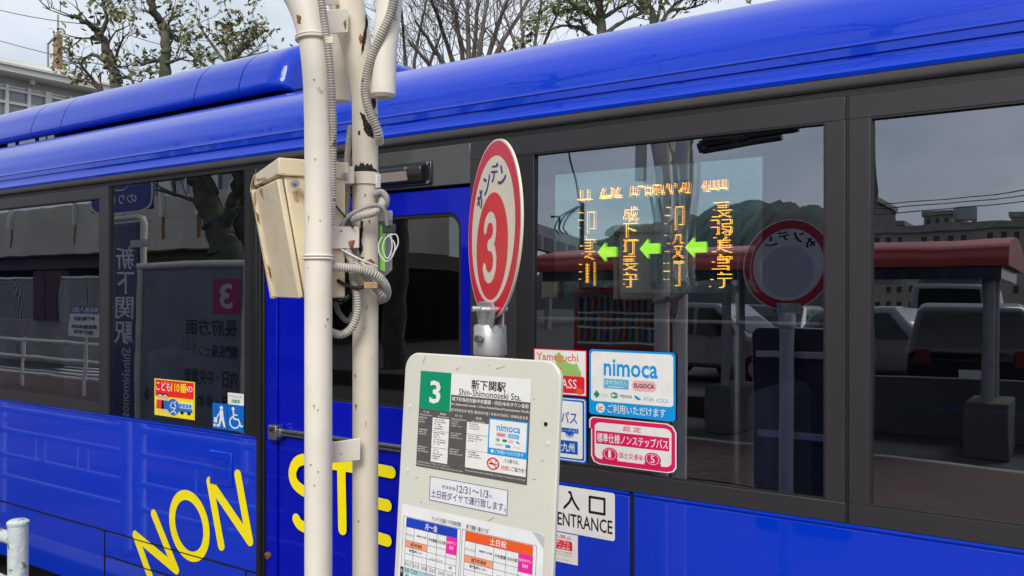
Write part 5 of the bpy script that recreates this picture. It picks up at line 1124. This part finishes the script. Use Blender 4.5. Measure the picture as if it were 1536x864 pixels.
mb = MB(); p0, p1 = R(770, 322, -30), R(960, 392, -62); up_ = Vector((0, 0, 1.3)); bk = Vector((-3, -4, .3)); mb.add([p0, p1, p1-up_*.7, p0-up_, p0+bk, p1+bk, p1+bk-up_*.7, p0+bk-up_], [(0, 1, 2, 3), (7, 6, 5, 4), (0, 4, 5, 1), (1, 5, 6, 2), (2, 6, 7, 3), (3, 7, 4, 0)], mat('canopy_grey', (.22, .23, .24), .7, vary=.2, vscale=.3)); mb.build('roof', pc2)
for i in range(14):
    c = p0.lerp(p1, (i+.5)/14)-UP*.9; MB().obox(c+Vector((.05, .12, 0)), (p1-p0).normalized()*.8, Vector((0, .15, 0)), UP*.35, mat('canopy_pane', (.10, .10, .11), .4)).build('panel', pc2)
    if i % 3 == 0: MB().box((c.x-2, c.y-2, 0), (c.x-1.7, c.y-1.7, c.z), CONC).build('post', pc2)
# hill
YH = -420; hm = MB(); hc = R(1165, 300, YH); nx_, ny_ = 48, 14; HILL = mat('wooded_hill', (.075, .09, .088), 1.0, vary=.25, vscale=.03, bump=.6, bscale=.3)  # distance haze is mixed into the hill's pale bluish colour
rh = random.Random(9); vs = []
sil = [(900, 372), (960, 352), (1010, 336), (1037, 330), (1070, 326), (1100, 314), (1130, 308), (1165, 305), (1200, 309), (1235, 318), (1275, 335), (1320, 352), (1380, 366), (1450, 372), (1560, 380), (1700, 385)]
def hz(px):
    for (x0_, y0_), (x1_, y1_) in zip(sil, sil[1:]):
        if x0_ <= px <= x1_: return y0_+(y1_-y0_)*(px-x0_)/(x1_-x0_)
    return sil[0][1] if px < sil[0][0] else sil[-1][1]
for i in range(nx_*3+1):
    px = 900+(1720-900)*i/(nx_*3); top = R(px, hz(px) + rh.uniform(-2.0, 2.0), YH); g = top.z
    for k in range(ny_+1):
        t_ = k/ny_; vs.append((top.x, YH+90-t_*180, max(-1, g*math.sin(math.pi*t_)**.7 + (rh.uniform(-2.5, 2.5) if 0 < t_ < 1 else -1))))
hm.add(vs, [(i*(ny_+1)+k, (i+1)*(ny_+1)+k, (i+1)*(ny_+1)+k+1, i*(ny_+1)+k+1) for i in range(nx_*3) for k in range(ny_)], HILL); struct(hm.build('hill'))
# flats
FL = mat('flats_beige', (.36, .31, .26), .85, vary=.15, vscale=.5); WD = mat('flats_window', (.03, .035, .04), .2)
def flats(label, px0, px1, pyt, Y, col, rows, cols, depth=12, grp='blocks of flats mirrored behind the canopy'):
    a, b = R(px0, pyt, Y), R(px1, pyt, Y); t = thing('apartment_building', label, 'building', ((a.x+b.x)/2, Y, 0), grp); h = a.z
    MB().box((a.x, Y-depth, 0), (b.x, Y, h), col).build('wall', t); MB().box((a.x-.2, Y-depth-.2, h), (b.x+.2, Y+.2, h+.5), CONC).build('parapet', t)
    fh = h/rows; w_ = (b.x-a.x)/cols
    for r_ in range(rows):
        for c_ in range(cols):
            if (r_*7+c_*3) % 5 == 4 and cols > 3: continue
            MB().box((a.x+w_*(c_+.3), Y-.1, fh*(r_+.35)), (a.x+w_*(c_+.72), Y+.04, fh*(r_+.75)), WD).build('window', t)
    return t, h
flats('long low beige block of flats behind the canopy end post', 1306, 1620, 350, -70, FL, 6, 16)
flats('taller beige block rising behind the low flats near the water tank', 1385, 1425, 326, -100, FL, 9, 3)
flats('beige stair tower at the right edge of the mirrored skyline', 1516, 1560, 326, -90, FL, 8, 3)
flats('dark narrow block beside the window pillar', 1296, 1312, 304, -95, mat('flats_dark', (.10, .09, .09), .8), 10, 2)
flats('small grey block left of the water tank', 1330, 1356, 338, -110, mat('flats_grey', (.25, .25, .26), .8), 8, 3)
q = R(1446, 345, -100); wt = thing('water_tank', 'round grey water tank on a frame above the mirrored flats', 'tank', (q.x, -100, 0)); zt0, zt1 = R(1446, 332, -100).z, R(1446, 313, -100).z
MB().tube([(q.x, -100, zt0), (q.x, -100, zt1)], 1.05, mat('tank_grey', (.35, .38, .40), .6), 20).build('tank_body', wt)
MB().box((q.x-1.1, -102, 0), (q.x+1.1, -98, zt0-1.2), FL).build('tank_tower', wt)
for sx2 in (-.8, .8):
    for sy in (-.8, .8): MB().tube([(q.x+sx2, -100+sy, zt0-1.2), (q.x+sx2, -100+sy, zt0)], .15, POSTG, 6).build('leg', wt)
for k_, (ya, yb) in enumerate(((308, 280), (314, 288), (322, 297))):
    wire(['highest', 'middle', 'lowest'][k_]+' of three dark wires mirrored above the flats', R(1300, ya, -60), R(1560, yb, -60), .2, .035)
# dark arm of the shelter above the posts, seen in the glass
arm = thing('shelter_bracket', 'dark steel shelter arm reaching right above the posts, mirrored at the window top', 'bracket', R(1075, 205, -1.3))
for a_, b_, r_ in (((1050, 216), (1197, 190), .019), ((1054, 226), (1172, 205), .015), ((1052, 214), (1056, 226), .024), ((1056, 212), (1120, 204), .030), ((1120, 200), (1190, 190), .024)): MB().tube([R(*a_, -1.3), R(*b_, -1.3)], r_, DARK, 12).build('arm_tube', arm)

# ---- left part of the mirrored place: sign pillar, map board, viaduct, fence
SBL = mat('sign_blue', (.004, .010, .10), .35, coat=.3); YS1 = -2.3
def rfr(px0, py0, px1, py1, Y):             # frame facing the bus (+y), text reads right from the bus: mirrored in the glass
    a, b = R(px0, py0, Y), R(px1, py1, Y); xa, xb = a.x, b.x
    za = R((px0+px1)/2, py0, Y).z; zb2 = R((px0+px1)/2, py1, Y).z
    return (lambda u, v, w: Vector((xb+(xa-xb)*u, Y+w, za+(zb2-za)*v))), xa, xb, za, zb2
fr, xa, xb, za, zb2 = rfr(163, 334, 203, 650, YS1)
sp_ = thing('sign_pillar', 'tall dark blue station name pillar mirrored in the left bus window', 'sign', ((xa+xb)/2, YS1, .146))
MB().box((xa-.12, YS1-.05, .5), (xb, YS1, za), SBL).build('sign_panel', sp_, bevel=.03)
p = Print(40, 316); p.vtext('新下関駅', 6, 35, 29, 184, (.78, .80, .82), 1, .03); p.text('Shinshimonoseki', -62+14, 250-6, 62+14, 250+6, (.50, .53, .58), 1, .02, rot=90); p.build('sign_lettering', fr, sp_, step=.002)
MB().tube([(xb+.035, YS1-.02, .146), (xb+.035, YS1-.02, za-.03), (xb+.01, YS1-.02, za+.03), (xb-.08, YS1-.02, za+.045), (xa-.12, YS1-.02, za+.045)], .026, CREAM2, 14).build('frame_tube', sp_)
MB().box((xb-.12, YS1+.006, R(190, 372, YS1).z), (xb+.2, YS1+.016, R(190, 361, YS1).z), GALV).build('frame_bracket', sp_)
fr, xa, xb, za, zb2 = rfr(136, 240, 228, 320, YS1)
rs = thing('stop_name_sign', 'rounded dark blue bus boarding sign with white rim above the pillar', 'sign', ((xa+xb)/2, YS1, .146))
p = Print(92, 80); p.rrect(0, 0, 92, 80, 18, (.78, .78, .78), 1).rrect(2.5, 2.5, 89.5, 77.5, 16, (.008, .03, .26), 2).text('のりば', 22, 52, 66, 66, (.78, .79, .80), 3, .03).ring(46, 28, 17, 18.5, (.78, .79, .80), 3).ring(46, 28, 6, 9, (.78, .79, .80), 3, a0=20, a1=160)
p.build('sign_face', fr, rs, step=.003); MB().box((xa+.02, YS1-.03, zb2+.02), (xb-.02, YS1, za-.02), SBL).build('sign_back', rs, bevel=.01)
MB().tube([(R(183, 330, YS1).x, YS1-.02, zb2+.03), (R(183, 330, YS1).x, YS1-.02, zb2-.10)], .02, GALV, 10).build('stem', rs)
fr, xa, xb, za, zb2 = rfr(212, 402, 360, 640, YS1)
nb = thing('destination_board', 'large grey destination board in a pipe frame mirrored in the left window', 'sign board', ((xa+xb)/2, YS1, .146))
MB().box((xa, YS1-.03, zb2-.3), (xb, YS1, za), mat('board_grey', (.20, .22, .24), .5, vary=.25, vscale=3)).build('board_panel', nb)
TX = (.012, .012, .016)
p = Print(148, 238); p.rect(3, 17, 40, 68, (.40, .01, .10), 1).text('3', 13, 24, 30, 60, (.55, .50, .50), 2, .05)
p.text('長府方面', 5, 76, 78, 100, TX, 1, .02).text('関門医療センター', 5, 113, 78, 132, TX, 1, .02).text('内日・中央霊園', 5, 150, 78, 174, TX, 1, .02).text('長府・ゆめタウン長府・ゆ', 3, 185, 140, 208, TX, 1, .02)
p.build('board_lettering', fr, nb, step=.002)
MB().tube([(xa-.05, YS1, R(285, 397, YS1).z), (xb+.04, YS1, R(285, 397, YS1).z)], .032, CREAM2, 14).build('frame_tube', nb)
for x in (xa-.02, xb+.04): MB().tube([(x, YS1, .146), (x, YS1, R(285, 397, YS1).z)], .03, CREAM2, 14).build('frame_tube', nb)
fr, xa, xb, za, zb2 = rfr(105, 459, 150, 505, -5.2)
wb = thing('parking_notice', 'white notice with a blue heading fixed to the far white railing', 'notice', ((xa+xb)/2, -5.2, .3)); p = Print(48, 46); p.rect(0, 0, 48, 46, (.78, .79, .80), 1).rect(0, 0, 48, 12, (.04, .12, .30), 2).text('車両進入禁止', 3, 2, 45, 10, (.78, .79, .80), 3, .02).text('歩行者専用', 8, 16, 40, 22, TX, 3, .02).text('関係車両以外', 6, 28, 44, 34, TX, 3, .02).text('通行不可', 10, 36, 40, 42, TX, 3, .02); p.build('notice_face', fr, wb, step=.003); MB().box((xa, -5.24, zb2), (xb, -5.2, za), WHITEP).build('notice_back', wb)
MB().tube([((xa+xb)/2, -5.22, .146), ((xa+xb)/2, -5.22, zb2)], .025, WHITEP, 10).build('notice_post', wb)
# white road railing
Yr = -5.4; xa, xb = R(-60, 500, Yr).x, R(156, 500, Yr).x; wr = thing('white_railing', 'white three bar road railing mirrored low in the far left window', 'railing', ((xa+xb)/2, Yr, .146))
for py in (512, 538, 563): z = R(75, py, Yr).z; MB().tube([(xa, Yr, z), (xb, Yr, z)], .028, WHITEP, 12).build('rail', wr)
x = R(36, 500, Yr).x
for xx in (x, x-3, x+3.0, x+5.6):
    if xa < xx < xb: MB().tube([(xx, Yr, .146), (xx, Yr, R(75, 508, Yr).z)], .035, WHITEP, 12).build('post', wr)
for k_, (xa2, ya2, xb2, yb2) in enumerate(((85, 552, 150, 548), (84, 559, 149, 556), (96, 566, 152, 561))):
    a, b = R(xa2, ya2, -8.2-.5*k_), R(xb2, yb2, -8.2-.5*k_); o = MB().box((a.x, -8.35-.5*k_, .001), (b.x+2, -8.15-.5*k_, .006), WHITEP).build('road_marking'); struct(o)
# viaduct and the glazed station hall above it
Yv = -15.0; xl_, xr_ = R(-300, 400, Yv).x, R(450, 400, Yv).x; zb_v, zt_v2 = R(180, 378, Yv).z, R(180, 300, Yv).z
via = thing('viaduct', 'stained concrete viaduct edge with drain pipes mirrored above the dark underpass', 'viaduct', ((xl_+xr_)/2, Yv, 0))
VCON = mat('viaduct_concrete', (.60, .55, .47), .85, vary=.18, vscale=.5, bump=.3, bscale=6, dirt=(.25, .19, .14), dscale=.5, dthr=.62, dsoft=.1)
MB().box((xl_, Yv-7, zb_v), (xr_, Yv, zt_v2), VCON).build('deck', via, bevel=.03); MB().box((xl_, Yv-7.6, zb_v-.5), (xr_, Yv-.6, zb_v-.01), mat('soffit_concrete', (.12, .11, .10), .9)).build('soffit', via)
for px in (-60, 20, 115, 245, 301, 350):
    q = R(px, 300, Yv); MB().box((q.x-.07, Yv+.01, zt_v2-.75), (q.x+.07, Yv+.15, zt_v2+.25), WHITEP).build('drain_pipe', via); MB().box((q.x-.10, Yv+.002, zt_v2-1.5), (q.x+.10, Yv+.006, zt_v2-.78), RUST).build('rust_stain', via)
for px in (-150, 40, 246): q = R(px, 300, Yv); MB().box((q.x-.7, Yv-5, 0), (q.x+.7, Yv-1.4, zb_v-.5), CONC).build('pier', via)
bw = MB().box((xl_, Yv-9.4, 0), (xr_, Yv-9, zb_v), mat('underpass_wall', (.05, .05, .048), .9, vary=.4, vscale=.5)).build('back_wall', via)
Yg = Yv-.8; zg1 = R(280, 215, Yg).z
hall = thing('station_hall', 'glazed station hall with white mullions standing on the mirrored viaduct', 'building', (R(280, 300, Yg).x, Yg-3, zt_v2))
xa, xb = R(150, 300, Yg).x, R(420, 300, Yg).x
MB().box((xa, Yg-6, zt_v2), (xb, Yg-.1, zg1), mat('hall_inside', (.09, .095, .10), .6)).build('wall', hall); x = xa
n_ = 0
while x < xb-.8:
    for k_ in range(3):
        z0_ = zt_v2+.15+k_*(zg1-zt_v2)/3; MB().box((x+.05, Yg-.09, z0_), (x+.82, Yg-.05, z0_+(zg1-zt_v2)/3-.12), mat('hall_pane_%d' % ((n_+k_) % 3 % 2), (.68, .69, .68) if (n_+k_) % 3 % 2 else (.30, .32, .34), .15, coat=.6)).build('window_pane', hall)  # paler panes stand for lit ones, by colour alone
    MB().box((x-.03, Yg-.07, zt_v2), (x+.03, Yg+.02, zg1), WHITEP if n_ % 3 == 0 else POSTG).build('mullion', hall); x += .9; n_ += 1
MB().box((xa, Yg-6.2, zg1), (xb, Yg+.1, zg1+.4), STN).build('roof', hall)
fn2 = thing('mesh_fence', 'dark mesh fence with red panels under the mirrored viaduct', 'fence', (R(60, 430, -9.6).x, -9.6, 0)); xa, xb = R(-80, 430, -9.6).x, R(158, 430, -9.6).x; z0_, z1_ = R(60, 480, -9.6).z, R(60, 418, -9.6).z
MB().box((xa, -9.65, 0), (xb, -9.6, max(z0_, .2)), CONC).build('fence_base', fn2); mb = MB()
x = xa
while x < xb: mb.box((x, -9.64, z0_), (x+.012, -9.62, z1_), GREYC); x += .09
z = z0_
while z < z1_: mb.box((xa, -9.645, z), (xb, -9.615, z+.01), GREYC); z += .09
struct(mb.build('wire_mesh', fn2, fix=False), 'stuff'); MB().box((xa, -9.66, z1_), (xb, -9.6, z1_+.05), WHITEP).build('top_rail', fn2)
for px in (55, 75): q = R(px, 430, -9.5); MB().box((q.x-.3, -9.58, z0_), (q.x+.3, -9.54, z1_+.2), mat('red_panel', (.07, .03, .03), .7)).build('red_panel', fn2)
# street trees behind the camera: trunks in the left window, branches mirrored in the roof
Yk = -4.6
def Q(px, py, Y=Yk): return R(px, py, Y)
def Gk(px, Y=Yk): q = R(px, 430, Y); return Vector((q.x, q.y, .14))
branch_tree('street_tree', 'mossy street tree with a leaning forked trunk mirrored in the left window', 'tree',
    [([Gk(340), Q(338, 420), Q(335, 360), Q(320, 320), Q(302, 275), Q(282, 225), Q(255, 160), Q(240, 60)], .21, .09), ([Q(330, 350), Q(345, 322), Q(350, 300), Q(375, 250), Q(400, 150)], .09, .04), ([Q(320, 320), Q(290, 300), Q(262, 292), Q(235, 285)], .04, .015), ([Q(300, 270), Q(330, 220), Q(350, 130), Q(345, 20)], .09, .03), ([Q(290, 240), Q(240, 190), Q(200, 100)], .08, .03)], BARK, None, 0, 0, .9, 41, 'street trees mirrored in the bus', 9)
branch_tree('street_tree', 'dark upright street tree trunk mirrored beside the meter box', 'tree',
    [([Gk(368, -5), Q(367, 420, -5), Q(366, 330, -5), Q(366, 240, -5), Q(380, 140, -5), Q(400, 20, -5)], .20, .10), ([Q(366, 260, -5), Q(350, 180, -5), Q(330, 60, -5)], .10, .04), ([Q(367, 240, -5), Q(410, 180, -5), Q(450, 80, -5)], .10, .04)], BARKD, LEAF, 1500, .15, .7, 42, 'street trees mirrored in the bus', 9)
branch_tree('street_tree', 'large leafless street tree across the pavement, mirrored only in the roof', 'tree',
    [([Vector((x-7.2, y, z)) for x, y, z in l_], a_, b_) for l_, a_, b_ in [([(-5.2, -11.5, 0), (-5.1, -11.5, 3), (-4.8, -11.3, 5), (-4.2, -11, 7.5)], .28, .12), ([(-5.1, -11.5, 3.2), (-6.5, -11, 5), (-7.8, -10.5, 7)], .16, .05), ([(-4.9, -11.3, 4.5), (-3, -10.5, 6), (-1.5, -10, 7.5)], .14, .05), ([(-4.8, -11.3, 5), (-5.5, -10, 6.8), (-6, -9, 8.5)], .12, .04)]], BARKD, None, 0, 0, 1.8, 43, 'street trees mirrored in the bus', 12)
for k_, (tx, lab) in enumerate(((-2.02, 'tall bare tree added out of view behind the window pillar to streak the bus roof'), (-6.6, 'tall bare tree added out of view behind the round disc sign to streak the bus roof'), (-11.5, 'tall bare tree added out of view to streak the roof above the blue door'))):  # unseen trees, added for the branch streaks they reflect onto the roof paint
    V_ = lambda x, y, z: Vector((tx+x, -7.05+y, z)); rt = random.Random(60+k_)
    li = [([V_(0, 0, .14), V_(.03, 0, 4), V_(0, 0, 7.9), V_(.1, .2, 8.8)], .15, .11)]
    for a_ in range(7):
        an = a_*.9+k_; R1 = 1.3+rt.random(); li.append(([V_(0, 0, 7.8+.12*a_), V_(R1*.45*math.cos(an), R1*.45*math.sin(an), 8.8+rt.random()*.5), V_(R1*math.cos(an), R1*math.sin(an), 10+rt.random()), V_(R1*1.5*math.cos(an+.2), R1*1.5*math.sin(an+.2), 11.4+rt.random())], .085, .03))
    branch_tree('street_tree', lab, 'tree', li, BARKD, None, 0, 0, 1.2, 61+k_, 'street trees mirrored in the bus', 8, tw=1.3)
print('objects', len(C.objects), 'tris', sum(len(o.data.polygons) for o in C.objects if o.type == 'MESH'))
